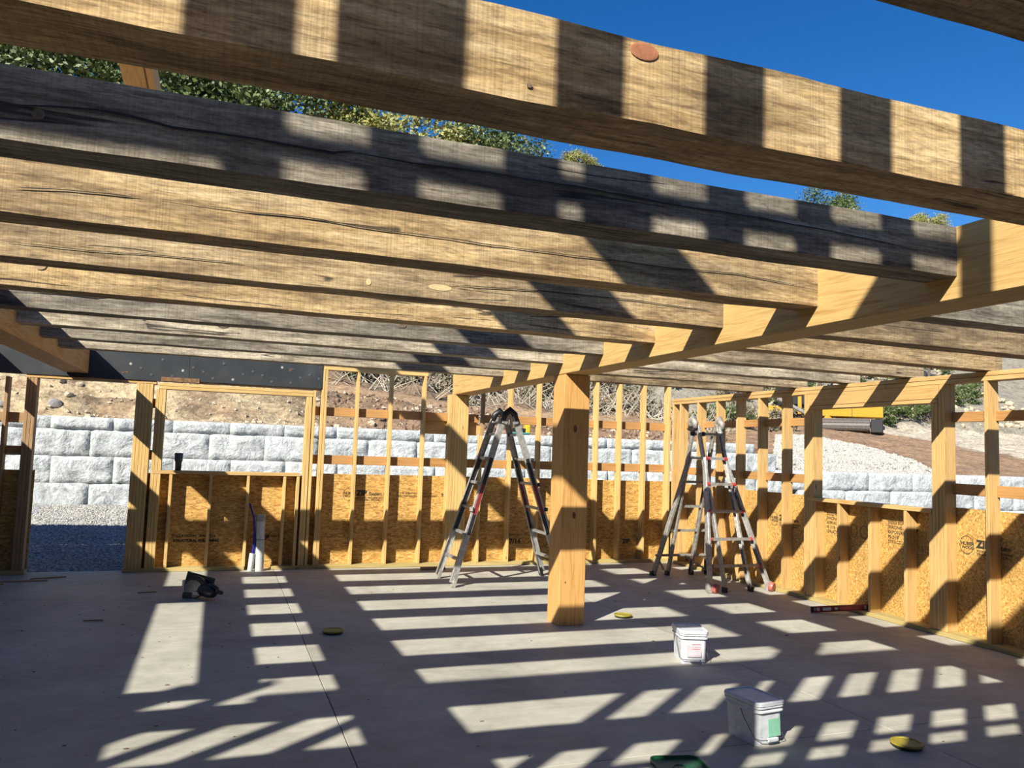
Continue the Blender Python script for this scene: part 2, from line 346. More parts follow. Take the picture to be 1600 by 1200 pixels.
# ------------------------------------------------------------------ retaining wall of split face blocks
RW = empty('retaining_wall', (0, 18, 0)); tag(RW, 'pale grey split-face concrete block retaining wall across the yard', 'wall')
def blockmesh(Lx, h, seed, cap):
    nx, nz = 16, (5 if cap else 9); D = .42
    bm = bmesh.new(); V = []
    for j in range(nz+1):
        for i in range(nx+1):
            u = i/nx; v = j/nz; x = (u-.5)*Lx; z = (v-.5)*h
            e = min(u*Lx, (1-u)*Lx); e2 = min(v*h, (1-v)*h)
            rr = sm(-.02, .055, e)*sm(-.02, .045, e2)
            y = -.05*rr + .03*(1-rr) - .05*rr*noise.fractal(Vector((x*2.6+seed*7.3, z*2.8, seed)), .9, 2.1, 4)
            V.append(bm.verts.new((x*(1 if 0 < i < nx else .996), y, z*(1 if 0 < j < nz else .996))))
    for j in range(nz):
        for i in range(nx):
            a = j*(nx+1)+i; bm.faces.new((V[a], V[a+1], V[a+nx+2], V[a+nx+1]))
    for vv in bm.faces: vv.smooth = True
    # sides and top of the block
    bx = bmesh.ops.create_cube(bm, size=1)['verts']; bmesh.ops.scale(bm, vec=(Lx*.992, D, h*.99), verts=bx); bmesh.ops.translate(bm, vec=(0, .05+D/2+.004, 0), verts=bx)
    me = bpy.data.meshes.new('block'); bm.to_mesh(me); bm.free(); me.materials.append(BLOCK); return me
BM = {}
BW = 1.125
def row(zb, zt, xa, xb, off, cap=False, y=18.0):
    h = zt-zb; n = int((xb-xa)/BW)+2
    for i in range(n):
        x = xa + off + i*BW
        if x - BW/2 > xb - .3: break
        key = (round(h, 3), random.randrange(5), cap, BW)
        if key not in BM: BM[key] = blockmesh(BW, h, key[1]+h*10, cap)
        o = link('block', BM[key], None, RW, (x, y+.0, (zb+zt)/2))
X0 = -11.03
row(1.735, 1.985, X0, 13.9, 0.0+.562, True)
row(1.195, 1.735, X0, 13.9, 0.0+.165)
row(.655, 1.195, X0, 14.6, .62)
row(.115, .655, X0, 15.2, .2)
row(-.42, .115, X0, 15.2, .75)
BW = 1.66
for k, (a, b) in enumerate([(.78, 1.30), (.24, .78), (-.30, .24), (-.6, -.30)]):
    row(a, b, 14.35, 34, .83+.8*(k % 2), False, 17.97)
# ------------------------------------------------------------------ far framed wall
YF = 10.60; YB = 10.74
def stud(parent, xc, z0, z1, n=1, w=.038, kind='pale', y0=YF, y1=YB, name='stud'):
    x = xc - n*w/2
    for i in range(n):
        box(name, x+.0008, x+w-.0008, y0+random.uniform(-.002, .002), y1, z0, z1, lumber(kind, 'z'), parent); x += w
WB = empty('wall_back', (2.0, 10.67, 0), kind='structure', label='open framed back wall with strand board along its lower half')
PZ = .045
for a, b in [(-9, -2.0), (-.985, .40), (.72, 2.9), (2.902, 6.66)]: box('bottom_plate', a, b, YF-.015, YB, 0.002, PZ, lumber('treated', 'x'), WB)
# left part
for xc, n in [(-2.33, 1), (-2.08, 3), (-2.78, 1), (-3.2, 1), (-3.6, 1), (-4.0, 1), (-4.4, 1)]: stud(WB, xc, PZ, 2.27, n, kind='dull')
stud(WB, -.875, PZ, 2.27, 5); stud(WB, -.69, PZ, 2.215, 3)
for xc in (-.516, -.055, .39, .834): stud(WB, xc, PZ, 1.18, 1)
stud(WB, 1.0, PZ, 1.18, 1); stud(WB, 1.085, PZ, 2.215, 2); stud(WB, 1.15, PZ, 2.305, 1)
stud(WB, 1.275, PZ, 2.585, 2)
for xc in (1.718, 2.172, 2.63): stud(WB, xc, PZ, 2.585)
box('top_plate', 1.24, 2.665, YF, YB, 2.585, 2.624, lumber('pale', 'x'), WB); box('top_plate', 1.24, 2.665, YF, YB, 2.625, 2.664, lumber('pale', 'x'), WB)
stud(WB, 3.125, PZ, 2.352, 7, w=.040)
stud(WB, 3.467, PZ, 1.80, 1)
stud(WB, 3.50, 1.80, 2.9, 1, kind='dull', y0=YF+.05)
for xc in (3.907, 4.349, 4.80, 5.271, 5.66, 6.075): stud(WB, xc, PZ, 2.70)
stud(WB, 6.50, PZ, 2.70, 1, w=.045)
box('top_plate', 3.36, 6.66, YF, YB, 2.70, 2.74, lumber('pale', 'x'), WB)
box('window_sill', -.735, 1.02, YF-.005, YB, 1.18, 1.222, lumber('fir', 'x'), WB)
for z0, z1 in [(2.217, 2.254), (2.256, 2.293)]: box('header_plate', -.72, 1.135, YF-.004, YB, z0, z1, lumber('pale', 'x'), WB)
box('header_plate', -2.14, -.75, YF+.002, YB, 2.272, 2.306, lumber('fir', 'x'), WB)
# blocking on the outer side, one piece per bay
bays = [-4.4, -4.0, -3.6, -3.2, -2.78, -2.33, -2.14]
for a, b in zip(bays, bays[1:]):
    for z0, z1 in [(1.37, 1.47), (1.74, 1.86)]: box('blocking', a+.02, b-.002, YB-.04, YB-.002, z0, z1, lumber('dull', 'x'), WB)
for a, b in [(-.78, -.745), (1.17, 1.235), (1.315, 1.698), (1.738, 2.152), (2.192, 2.61), (2.65, 2.983), (3.27, 3.446), (3.49, 3.887), (3.928, 4.33), (4.37, 4.78), (4.82, 5.25), (5.29, 5.64), (5.68, 6.055), (6.095, 6.475)]:
    for z0, z1 in [(1.345, 1.465), (1.982, 2.098)]: box('blocking', a, b, YB-.04, YB-.002, z0, z1, lumber('orange', 'x'), WB)
k = MB(); k.prism([(2.655, 1.80), (3.44, 1.80), (3.50, 1.85), (3.50, 1.93), (3.42, 1.985), (2.655, 1.985)], YB-.002, YB+.036); k.build('brace_board', lumber('fir', 'x'), WB)
# sheathing panels
def panel(x0, x1, z1=1.219, z0=-.05): return box('sheathing_panel', x0+.0015, x1-.0015, YB+.001, YB+.013, z0, z1, OSB, WB, .001)
PANELS = [panel(a, b, t) for a, b, t in [(-4.44, -2.0, 1.19), (-.985, .39, 1.18), (.39, 1.275, 1.18), (1.275, 3.907, 1.219), (3.907, 5.271, 1.219), (5.271, 6.68, 1.21)]]
# ------------------------------------------------------------------ right framed wall
XR = 6.525; XO = 6.665
WR = empty('wall_right', (6.6, 6, 0), kind='structure', label='open framed right wall with window opening and double top plate')
box('bottom_plate', XR-.02, XO, 2.0, 10.585, .002, PZ, lumber('treated', 'y'), WR)
TP = 2.475
for a, b in [(2.0, 5.1), (5.102, 8.2), (8.202, 10.585)]: box('top_plate', XR, XO, a, b, TP-.042, TP, lumber('fir', 'y'), WR)
for a, b in [(2.0, 6.4), (6.402, 10.585)]: box('top_plate', XR, XO, a, b, TP-.086, TP-.0455, lumber('fir', 'y'), WR)
ST = TP-.086
def rstud(ya, z0=PZ, z1=ST, n=1, name='stud'):
    for i in range(n): box(name, XR+random.uniform(-.002, .002), XO, ya+i*.038+.0008, ya+i*.038+.0372, z0, z1, lumber('fir', 'z'), WR)
for y in (10.53, 10.33, 9.86, 9.39, 8.93, 8.47, 8.00): rstud(y)
rstud(7.60, n=1); rstud(7.485, z1=2.21, n=2); rstud(7.562, z1=ST)
rstud(7.445, z1=1.14)
for y in (7.07, 6.62, 6.15): rstud(y, z1=1.14)
rstud(5.69, n=2); rstud(5.768, z1=2.21, n=2)
rstud(5.845, z1=1.14)
for y in (5.235, 4.80, 4.36, 3.95, 3.55, 3.15, 2.75, 2.35): rstud(y)
box('window_sill', XR-.004, XO, 5.85, 7.56, 1.142, 1.182, lumber('fir', 'y'), WR)
box('header_board', XR+.002, XR+.04, 5.77, 7.56, 2.252, ST, lumber('fir', 'y'), WR); box('header_board', XO-.042, XO-.004, 5.77, 7.56, 2.252, ST, lumber('fir', 'y'), WR)
box('header_plate', XR-.003, XO, 5.77, 7.56, 2.210, 2.248, lumber('fir', 'y'), WR)
by = [10.53, 10.33, 9.86, 9.39, 8.93, 8.47, 8.00, 7.60]; by2 = [5.69, 5.235, 4.80, 4.36, 3.95, 3.55, 3.15, 2.75, 2.35]
for q in (by, by2):
    for a, b in zip(q, q[1:]):
        for z0, z1 in [(1.335, 1.44), (2.025, 2.12)]: box('blocking', XO-.04, XO-.001, b+.04, a-.002, z0, z1, lumber('orange', 'y'), WR)
RP = []
for a, b, t in [(7.6, 10.59, 1.19), (5.73, 7.6, 1.142), (3.2, 5.73, 1.21), (2.0, 3.2, 1.21)]: RP.append(box('sheathing_panel', XO+.001, XO+.013, a+.0015, b-.0015, -.05, t, OSB, WR, .001))
# printed lettering on the sheathing
def text(s, size, mt, mtx, parent, name='printed_text', ext=.0006, bold=0):
    cu = bpy.data.curves.new('t', 'FONT'); cu.body = s; cu.size = size; cu.extrude = ext; cu.offset = bold
    cu.resolution_u = 3
    o = bpy.data.objects.new('tmp', cu); COL.objects.link(o)
    dg = bpy.context.evaluated_depsgraph_get(); me = bpy.data.meshes.new_from_object(o.evaluated_get(dg)); bpy.data.objects.remove(o)
    me.transform(mtx); me.materials.clear(); return link(name, me, mt, parent)
def off(o):
    v = Vector(o.location); p = o.parent
    while p: v += Vector(p.location); p = p.parent
    return v
def facing_back(x, z, y=YB, flip=False):  # lettering readable from the room on the far wall
    R = Matrix.Rotation(pi/2, 4, 'X')
    if flip: R = Matrix.Rotation(pi, 4, 'Y') @ R
    return Matrix.Translation((x, y-.0015, z)) @ R
def facing_right(y, z):
    return Matrix.Translation((XO-.0015, y, z)) @ Matrix.Rotation(-pi/2, 4, 'Z') @ Matrix.Rotation(pi/2, 4, 'X')
def ring(cx, cz, rx, rz, wall, parent, wd=.006):
    b = MB(); n = 28
    for k_ in range(n):
        a0 = 2*pi*k_/n; a1 = 2*pi*(k_+1)/n; q = []
        for a, s in ((a0, 0), (a1, 0), (a1, wd), (a0, wd)): q.append((cx+(rx-s)*cos(a), cz+(rz-s)*sin(a)))
        if wall == 'b': b.bm.faces.new([b.bm.verts.new((x, YB-.0012, z)) for x, z in q])
        else: b.bm.faces.new([b.bm.verts.new((XO-.0012, y, z)) for y, z in q])
    return b.build('printed_oval', INK, parent)
def shift(o, pan):
    o.location = Vector((0, 0, 0)) - off(pan); return o
def printing(pan, wall, u, z, order):
    fm = (lambda du, dz: facing_back(u+du, z+dz)) if wall == 'b' else (lambda du, dz: facing_right(u-du, z+dz))
    c = u if wall == 'b' else u
    sgn = 1 if wall == 'b' else -1
    for what in order:
        if what == 'oval': ring(u+sgn*.075, z+.03, .075, .085 if wall == 'b' else .085, wall, pan, .005); text('HUBER', .045, INK, fm(.012, .03), pan, bold=.0008); text('WOOD', .038, INK, fm(.022, -.005), pan, bold=.0006)
        if what == 'zip': text('ZIP', .095, INK, fm(.18, .02), pan, bold=.005); text('System', .062, INK, fm(.345, .02), pan, bold=.0008); text('ROOF AND WALL SHEATHING', .026, INK, fm(.18, -.02), pan); text('STRUCTURAL 1  EXPOSURE 1', .026, INK, fm(.18, -.05), pan)
        if what == 'apa': text('PS 2-18  SHEATHING  SPAN 32/16', .034, INK, fm(.72, .045), pan); text('SIZED FOR SPACING 7/16 CATEGORY', .034, INK, fm(.72, .005), pan); text('THIS SIDE IN', .05, INK, fm(1.35, .02), pan, bold=.002)
printing(PANELS[3], 'b', 1.60, .92, ('oval', 'zip', 'apa'))
printing(PANELS[3], 'b', 3.0-1.9+.0, .92, ())
text('7/16 CATEGORY  SPAN 32/16', .04, INK, facing_back(-.47, .40), PANELS[1], bold=.001); text('STRUCTURAL SHEATHING', .045, INK, facing_back(-.45, .34), PANELS[1], bold=.002)
text('ZIP', .09, INK, facing_back(.56, .36), PANELS[2], bold=.004); ring(.745, .40, .07, .075, 'b', PANELS[2], .005); text('HUBER', .042, INK, facing_back(.685, .395), PANELS[2])
text('7/16', .10, INK, facing_back(3.98, .28), PANELS[4], bold=.003); text('SPAN 32/16', .04, INK, facing_back(3.98, .39), PANELS[4]); text('ZIP', .09, INK, facing_back(5.80, .27), PANELS[5], bold=.004); ring(6.0, .30, .06, .07, 'b', PANELS[5], .005)
printing(RP[2], 'r', 5.66, .84, ('oval', 'zip'))
printing(RP[0], 'r', 8.42, .83, ('oval', 'zip'))
for i, s in enumerate(['SIZED FOR', 'SPACING', 'EXPOSURE 1', 'PS 2-18', 'STRUCTURAL']): text(s, .045, INK, facing_right(7.42, .99-.05*i), RP[1]); text(s, .045, INK, facing_right(6.52, .98-.05*i), RP[1])
ring(6.85, .85, .06, .07, 'r', RP[1]); ring(7.0, .85, .05, .075, 'r', RP[1]); text('32/16', .08, INK, facing_right(6.32, .93), RP[1], bold=.003); text('THIS SIDE', .05, INK, facing_right(4.95, .80), RP[2], bold=.002)
# ------------------------------------------------------------------ steel beam over the door and window
SB = empty('steel_beam', (-.6, 10.58, 2.31)); tag(SB, 'blue-black steel flitch plate with bolt heads above door and window openings', 'beam')
SPL = box('steel_plate', -4.6, -.39, YF-.012, YF, 2.31, 2.645, STEEL, SB, .001); SPR = box('steel_plate', -.387, 1.236, YF-.012, YF, 2.328, 2.645, STEEL, SB, .001)
box('timber_core', -4.6, 1.236, YF+.001, YB, 2.312, 2.66, lumber('dull', 'x'), SB)
rp = box('splice_plate', -.70, -.26, YF-.022, YF-.0125, 2.31, 2.365, RUST, SB, .002); rp['label'] = 'rusty splice plate'
bxs = []
x = -1.05
for i in range(20):
    bxs.append((x, 2.38 + (.075 if i % 2 else 0) + (.12 if i % 3 == 0 else 0))); x += .118
for i, (bx_, bz) in enumerate(bxs):
    b = MB(); b.lathe([(.018, .0002), (.016, .003), (.010, .004), (.0, .004)], 10); b.build('bolt_head', DGREY if i % 5 else ALU_D, SPL if bx_ < -.388 else SPR, (bx_, YF-.0118, bz), mtx=Matrix.Rotation(pi/2, 4, 'X'))
# ------------------------------------------------------------------ centre post, girders
P = box('support_post', 3.06, 3.325, 6.87, 7.14, 0, 2.353, lumber('post', 'z'), None, .004); tag(P, 'square honey-coloured timber post standing alone mid slab under the girder', 'post')
def timberbeam(name, x0, x1, yf, w_, z0, z1, mt, label, seed=0, group=None, n=60, amp=.004):
    """rough-edged timber running along x"""
    bm = bmesh.new(); rings = []; L = x1-x0
    for i in range(n+1):
        u = i/n; x = -L/2+L*u; q = []
        for cyy, czz in ((0, 0), (1, 0), (1, 1), (0, 1)):
            nn = noise.noise(Vector((u*L*2.2+seed*13, cyy*5+czz*9, seed))); n2 = noise.noise(Vector((u*L*7+seed*3, cyy*5+czz*9, seed+4)))
            dy = amp*(nn+n2*.6); dz = amp*noise.noise(Vector((u*L*2.6+seed*5, cyy*7+czz*3, seed+9)))*1.2 + (amp*.8*max(0, n2) if czz == 0 else 0)
            q.append(bm.verts.new((x, (cyy-.5)*w_+dy, (czz-.5)*(z1-z0)+dz)))
        rings.append(q)
    for a, b in zip(rings, rings[1:]):
        for k_ in range(4): bm.faces.new((a[k_], b[k_], b[(k_+1) % 4], a[(k_+1) % 4]))
    bm.faces.new(rings[0]); bm.faces.new(rings[-1][::-1]); bmesh.ops.recalc_face_normals(bm, faces=bm.faces[:])
    me = bpy.data.meshes.new('timber'); bm.to_mesh(me); bm.free()
    o = link(name, me, mt, None, ((x0+x1)/2, yf+w_/2, (z0+z1)/2)); tag(o, label, 'beam', group); return o
GX0, GX1 = 3.06, 3.315
def girder(name, xa, xb, ya, yb, z0, z1, kind, label):
    o = box(name, xa, xb, ya, yb, z0, z1, lumber(kind, 'y'), None, .006); tag(o, label, 'beam'); return o
girder('girder_beam', GX0, GX1, -3, 10.755, 2.356, 2.69, 'girder', 'long honey-coloured girder resting on the centre post')
girder('girder_beam', -1.755, -1.50, -1.2, 10.57, 2.356, 2.69, 'post', 'pale girder at upper left meeting the black steel plate')
Ys = [.90, 1.735, 2.595, 3.475, 4.352, 5.214, 6.075, 6.925, 7.777, 8.622]
mats = [T_BROWN, T_GOLD, T_GREY, T_GOLD, T_BROWN, T_GOLD, T_GREY, T_SILV, T_GREY, T_SILV]
desc = ['dark brown joist crossing the top right corner of the photo', 'big brown joist with a red knot, striped by sunlight, nearest overhead', 'dark grey cracked joist just behind the striped brown one', 'golden brown joist, third back from the striped one, sunlit along its left half',
        'mottled brown joist with a bark chip, fourth back from the camera', 'golden joist with a round knot at left, fifth back', 'grey split joist directly behind the golden knotted one', 'silvery joist with an oval knot, seventh back', 'plain grey joist second from the steel plate', 'pale thin-looking joist nearest the steel plate']
desc2 = ['', '', 'grey joist over the right bay at the right edge of the photo'] + ['right bay']*7
ZB, ZT = 2.463, 2.684
for i, (y, mt, ds) in enumerate(zip(Ys, mats, desc)):
    timberbeam('ceiling_joist', -1.50, GX0, y, .18 if i != 1 else .205, ZB, ZT, mt, ds, i, 'joists of the middle bay', amp=.006 if i == 1 else .004)
rl = ['brown joist of the right bay farthest behind the girder, lit only at the frame edge', 'brown joist end over the right bay nearest the camera', 'brown joist of the right bay crossing the right edge at top', 'grey weathered joist meeting the right photo edge under the girder', 'brown speckled joist below the grey one at the right photo edge',
      'reddish brown joist whose cut end rests on the right top plate, nearest of those ends', 'pale grey-brown joist with second cut end over the window header', 'pale joist whose cut end is third over the right header', 'speckled brown joist, second from the back in the right bay', 'brown joist at the very back of the right bay']
rm = [T_BROWN, T_BROWN, T_BROWN, T_GREY, T_UMB, T_BROWN, T_DUN, T_SILV, T_DUN, T_UMB]
for i, y in enumerate(Ys): timberbeam('ceiling_joist', GX1, 6.69, y, .18, ZB+.02, ZT+.02, rm[i], rl[i], i+20, 'joists of the right bay')
ll = ['first', 'second', 'third', 'fourth', 'fifth', 'sixth', 'seventh', 'eighth', 'ninth', 'tenth']
for i, y in enumerate(Ys):
    x0 = -3.43 if (i < 3 or i == 9 ) else -2.58
    timberbeam('ceiling_joist', x0, -1.755, y, .18, ZB, ZT, T_SILV, 'grey joist left of the left girder, %s back from the camera' % ll[i], i+40, 'joists of the left bay', n=20)
def knot(parent, x, y, z, rx, rz, c, name='knot'):
    k_ = MB(); k_.lathe([(1, 0), (.93, .25), (.7, .3), (.62, .18), (.35, .3), (.0, .32)], 20)
    return k_.build(name, c, parent, mtx=Matrix.Translation((x, y, z)) @ Matrix.Rotation(pi/2, 4, 'X') @ Matrix.Diagonal((rx, rz, .0022, 1)))
JM = [o for o in bpy.data.objects if o.name.startswith('ceiling_joist') and abs(o.location.x - (GX0-1.5)/2) < .01]
JM.sort(key=lambda o: o.location.y)
KR = plain('red_knot', (.52, .20, .09), .7, 0, .2); KB = plain('tan_knot', (.55, .36, .18), .7, 0, .3); KG = plain('grey_knot', (.24, .17, .10), .8, 0, .3); KY = plain('bare_wood_chip', (.85, .62, .30), .7)
o = knot(JM[1], .968, 1.7315, 2.652, .042, .023, KR); o['label'] = 'large red knot'
knot(JM[1], .655, 1.732, 2.50, .008, .006, KG); 
o = knot(JM[5], -1.03, 5.21, 2.60, .034, .032, KB); knot(JM[2], 2.21, 2.592, 2.62, .022, .02, KG); knot(JM[2], -.55, 2.592, 2.55, .018, .016, KG); knot(JM[6], 1.3, 6.071, 2.56, .03, .02, KG); knot(JM[7], -.02, 6.921, 2.58, .06, .04, KG); knot(JM[7], 1.93, 6.921, 2.66, .05, .04, KB)
o = knot(JM[4], 1.14, 4.35, 2.53, .07, .018, KY, 'bark_chip'); knot(JM[4], .73, 4.35, 2.52, .015, .018, KY, 'bark_chip'); KW = plain('brown_knot', (.26, .12, .05), .8, 0, .3)
knot(P, 3.18, 6.869, 1.836, .018, .035, KW); knot(P, 3.19, 6.869, 1.02, .017, .033, KW); knot(P, 3.12, 6.869, .40, .008, .012, KW)
CRK = plain('crack_shadow_gap', (.035, .028, .02), .95)
def crack(parent, y, pts, wd):
    bm_ = bmesh.new(); n = len(pts); top = []; bot = []
    fine = []
    for (xa, za), (xb, zb) in zip(pts, pts[1:]):
        st = max(2, int(abs(xb-xa)/.06))
        for q in range(st): t = q/st; fine.append((xa+(xb-xa)*t, za+(zb-za)*t + .003*noise.noise(Vector((xa*9+t*6, y, 3)))))
    fine.append(pts[-1]); m_ = len(fine)
    for i_, (x_, z_) in enumerate(fine):
        w_ = wd*min(1, 8*min(i_, m_-1-i_)/m_ + .08)*(.6+.5*abs(noise.noise(Vector((x_*4, y, 7)))))
        top.append(bm_.verts.new((x_, y, z_+w_/2))); bot.append(bm_.verts.new((x_, y-.0012, z_-w_/2)))
    for a_, b_, c_, d_ in zip(top, top[1:], bot[1:], bot): bm_.faces.new((a_, b_, c_, d_))
    me_ = bpy.data.meshes.new('c'); bm_.to_mesh(me_); bm_.free(); return link('drying_crack', me_, CRK, parent)
crack(JM[2], 2.589, [(-.648, 2.561), (-.402, 2.59), (-.315, 2.586), (-.189, 2.572), (.055, 2.577), (.297, 2.571), (.38, 2.593)], .012)
crack(JM[2], 2.589, [(.297, 2.569), (.38, 2.585), (.554, 2.58), (.854, 2.588), (1.177, 2.59), (1.613, 2.579), (1.878, 2.582), (2.357, 2.574), (2.888, 2.547)], .008)
crack(JM[3], 3.469, [(-.801, 2.564), (-.538, 2.582), (-.353, 2.586)], .006); crack(JM[3], 3.469, [(-.282, 2.588), (.092, 2.586), (.304, 2.592), (.583, 2.578), (.937, 2.581), (1.156, 2.575), (1.587, 2.574), (2.166, 2.575), (2.519, 2.587), (3.05, 2.561)], .006)
crack(JM[4], 4.346, [(-1.01, 2.531), (-.653, 2.53), (-.305, 2.545), (.067, 2.547)], .006); crack(JM[4], 4.346, [(1.185, 2.552), (1.783, 2.575), (2.438, 2.58), (3.009, 2.56)], .007)
crack(JM[6], 6.069, [(-1.384, 2.558), (-1.198, 2.573), (-.85, 2.568), (-.712, 2.595), (-.404, 2.589), (.202, 2.591)], .010)
# unseen framing inferred round the left stair opening; deck added to darken floor beyond
o = box('trimmer_beam', -2.755, -2.58, 3.16, 10.58, ZB, ZT, lumber('dull', 'y'), None); tag(o, 'trimmer beam beside the stair opening, out of view at left', 'beam')
o = box('rim_board', -3.43, -2.58, 3.12, 3.158, ZB-.005, ZT, lumber('dull', 'x'), None); tag(o, 'short rim board closing the stair opening, out of view at left', 'board')
DK = empty('added_subfloor', (-5, 3, 2.69)); tag(DK, 'unseen strand board subfloor added to shade the left room', 'floor')
for i in range(5):
    for j in range(6):
        y0 = -3+j*2.44; x1 = -3.43-i*1.22
        if y0 < 10.7: box('deck_panel', x1-1.218, x1, y0, min(y0+2.438, 10.74), 2.69, 2.708, OSB, DK, .001)
box('deck_panel', -3.43, -2.76, 6.08, 7.05, 2.69, 2.708, OSB, DK, .001)  # unseen patch placed to keep one stretch of floor dark
for i in range(13): box('deck_joist', -9.4, -3.47, -2.6+i*1.02, -2.6+i*1.02+.045, 2.45, 2.688, lumber('dull', 'x'), DK)
box('deck_edge_beam', -3.47, -3.43, -3, 10.58, 2.45, 2.688, lumber('dull', 'y'), DK)
# ------------------------------------------------------------------ second storey framing above the camera (throws the stud shadows)
WU = empty('wall_front_upper', (0, .75, 2.7), kind='structure', label='second storey stud wall above the camera')
y0, y1 = .68, .82; ZU = 5.03
def ustud(x, n=1, z0=2.75, z1=4.87): 
    for i in range(n): box('stud', x+.038*i+.0008, x+.038*(i+1)-.0008, y0, y1, z0, z1, lumber('fir', 'z'), WU)
S = [(-.23, 1), (.20, 1), (.66, 1), (1.14, 1), (2.91, 1), (3.36, 1), (3.88, 2), (4.27, 4), (4.69, 1), (5.12, 1), (5.57, 1), (6.03, 1), (6.48, 1), (6.93, 1)]
for s, n in S:
    a = s - .038 - (4.94-.68)*1.176; ustud(a-.038*(n-1), n)
ustud(-5.39, 1, z1=5.3); ustud(-5.95, 5, z1=5.3)
box('bottom_plate', -5.25, 2.2, y0, y1, 2.712, 2.75, lumber('fir', 'x'), WU)
for z in (4.871, 4.911): box('top_plate', -5.08, 2.2, y0, y1, z, z+.038, lumber('fir', 'x'), WU)
box('header_board', -3.87, -2.2, y0+.02, y0+.06, 4.51, 4.87, lumber('fir', 'x'), WU)
box('ledger_strip', -2.2, 2.2, y1-.02, y1, 4.435, 4.525, lumber('fir', 'x'), WU); box('ledger_strip', -2.2, 2.2, y1-.02, y1, 3.11, 3.20, lumber('fir', 'x'), WU)
box('beam_block', -1.12, -.80, y0, y1, 4.951, 5.139, lumber('fir', 'x'), WU)
UB = empty('upper_beam', (-.92, 5.5, 5.03)); tag(UB, 'pale two-ply beam high above, seen between the two nearest joists at upper left', 'beam')
ZU = 5.14
for a, b in [(-1.10, -.888), (-.872, -.81)]: box('ply', a, b, .68, 10.9, ZU, ZU+.255, lumber('fir', 'y'), UB, .003)
box('spacer', -.888, -.872, .7, 10.88, ZU+.02, ZU+.25, lumber('dull', 'y'), UB, .001)
RD = empty('added_rear_deck', (1.6, -2, 2.7)); tag(RD, 'unseen strand board deck added behind the camera to cut sky light', 'floor')  # unseen deck added to lower the sky light reaching the slab
for i in range(9):
    for j in range(2):
        x0 = -3.41+i*1.22; yy = .66-2.44*(j+1)
        if x0 < 6.6: box('deck_panel', x0, min(x0+1.218, 6.69), yy+.002, yy+2.438, 2.712, 2.73, OSB, RD, .001)
for i, y in enumerate([.03, -.83, -1.69, -2.55, -3.41]):
    timberbeam('ceiling_joist', -1.50, GX0, y, .18, ZB, ZT, T_BROWN, '%s timber joist behind the camera, middle bay' % ['first', 'second', 'third', 'fourth', 'fifth'][i], i+70, 'joists behind the camera', n=12)
    timberbeam('ceiling_joist', GX1, 6.69, y, .18, ZB+.02, ZT+.02, T_BROWN, '%s timber joist behind the camera, right bay' % ['first', 'second', 'third', 'fourth', 'fifth'][i], i+80, 'joists behind the camera', n=12)
WL = empty('added_wall_left', (-9, 3, 0), kind='structure', label='unseen sheathed stud wall added at the far left to cut sky light')  # unseen wall added to close off sky light and warm the bounce
for i in range(12): box('sheathing_panel', -8.99, -8.977, -5+i*1.3, -5+i*1.3+1.298, 0.002, 2.45, OSB, WL, .001)
for i in range(38): box('stud', -8.976, -8.84, -4.98+i*.41, -4.94+i*.41, 0.002, 2.44, lumber('fir', 'z'), WL)
WFr = empty('added_wall_front', (0, -5, 0), kind='structure', label='unseen sheathed stud wall added behind the camera for dimmer, warmer bounce')  # added out of sight to lower ambient light with wood-coloured bounce
for i in range(12): box('sheathing_panel', -8.97+i*1.3, -8.97+i*1.3+1.298, -4.99, -4.977, 0.002, 2.45, OSB, WFr, .001)
for i in range(37): box('stud', -8.8+i*.41, -8.76+i*.41, -4.976, -4.84, 0.002, 2.44, lumber('fir', 'z'), WFr)
UW = empty('added_upper_wall', (-6, 10.67, 2.7), kind='structure', label='unseen second storey wall added at far left to shade the gravel')  # unseen occluder added so its shade reaches across the yard gravel
for i in range(9): box('stud', -3.5-.6*i, -3.462-.6*i, 10.6, 10.74, 2.71, 4.7, lumber('fir', 'z'), UW)
for i in range(4): box('sheathing_panel', -3.46-1.22*(i+1), -3.462-1.22*i, 10.742, 10.755, 2.71, 4.72, OSB, UW, .001)
for x_, y_ in [(-.925, 10.66), (-.925, .75)]: pass
UP = box('upper_post', -1.03, -.89, 10.60, 10.74, 2.662, 5.14, lumber('fir', 'z'), None); tag(UP, 'post above the steel plate carrying the high two-ply beam', 'post')
# ------------------------------------------------------------------ ladders
def rail(t, a, b, w1=.07, w2=.026, mt=ALU, out=(0, 1, 0), name='rail'):
    """C-channel rail: web plus two flanges"""
    k_ = MB(); a = Vector(a); b = Vector(b); z = (b-a).normalized(); o = Vector(out); o = (o - z*o.dot(z)).normalized(); s_ = z.cross(o)
    k_.bar(a, b, w1, .006, up=s_.cross(z)) if False else None
    R = Matrix((s_, o, z)).transposed(); L = (b-a).length; c = (a+b)/2
    k_.box(c, (w1, .006, L), R)
    k_.box(c + s_*(w1/2-.003) + o*w2/2, (.007, w2, L), R); k_.box(c - s_*(w1/2-.003) + o*w2/2, (.007, w2, L), R)
    return k_.build(name, mt, t, bev=.0015)
def rung(t, a, b, mt=ALU):
    k_ = MB(); k_.bar(a, b, .032, .028); 
    d_ = (Vector(b)-Vector(a)).normalized()
    for s_ in (-.012, 0, .012): k_.bar(Vector(a)+Vector((0, 0, .017))+Vector((d_.y, -d_.x, 0))*s_, Vector(b)+Vector((0, 0, .017))+Vector((d_.y, -d_.x, 0))*s_, .005, .004)
    return k_.build('rung', mt, t)
def hinge(t, c, side):
    k_ = MB(); k_.lathe([(.0, -.022), (.055, -.022), (.06, -.01), (.06, .01), (.055, .022), (0, .022)], 20)
    M_ = Matrix.Translation(c) @ (Matrix.Rotation(pi/2, 4, 'X') if side == 'y' else Matrix.Rotation(pi/2, 4, 'Y')); k_.build('hinge', BLK, t, mtx=M_, bev=.0)
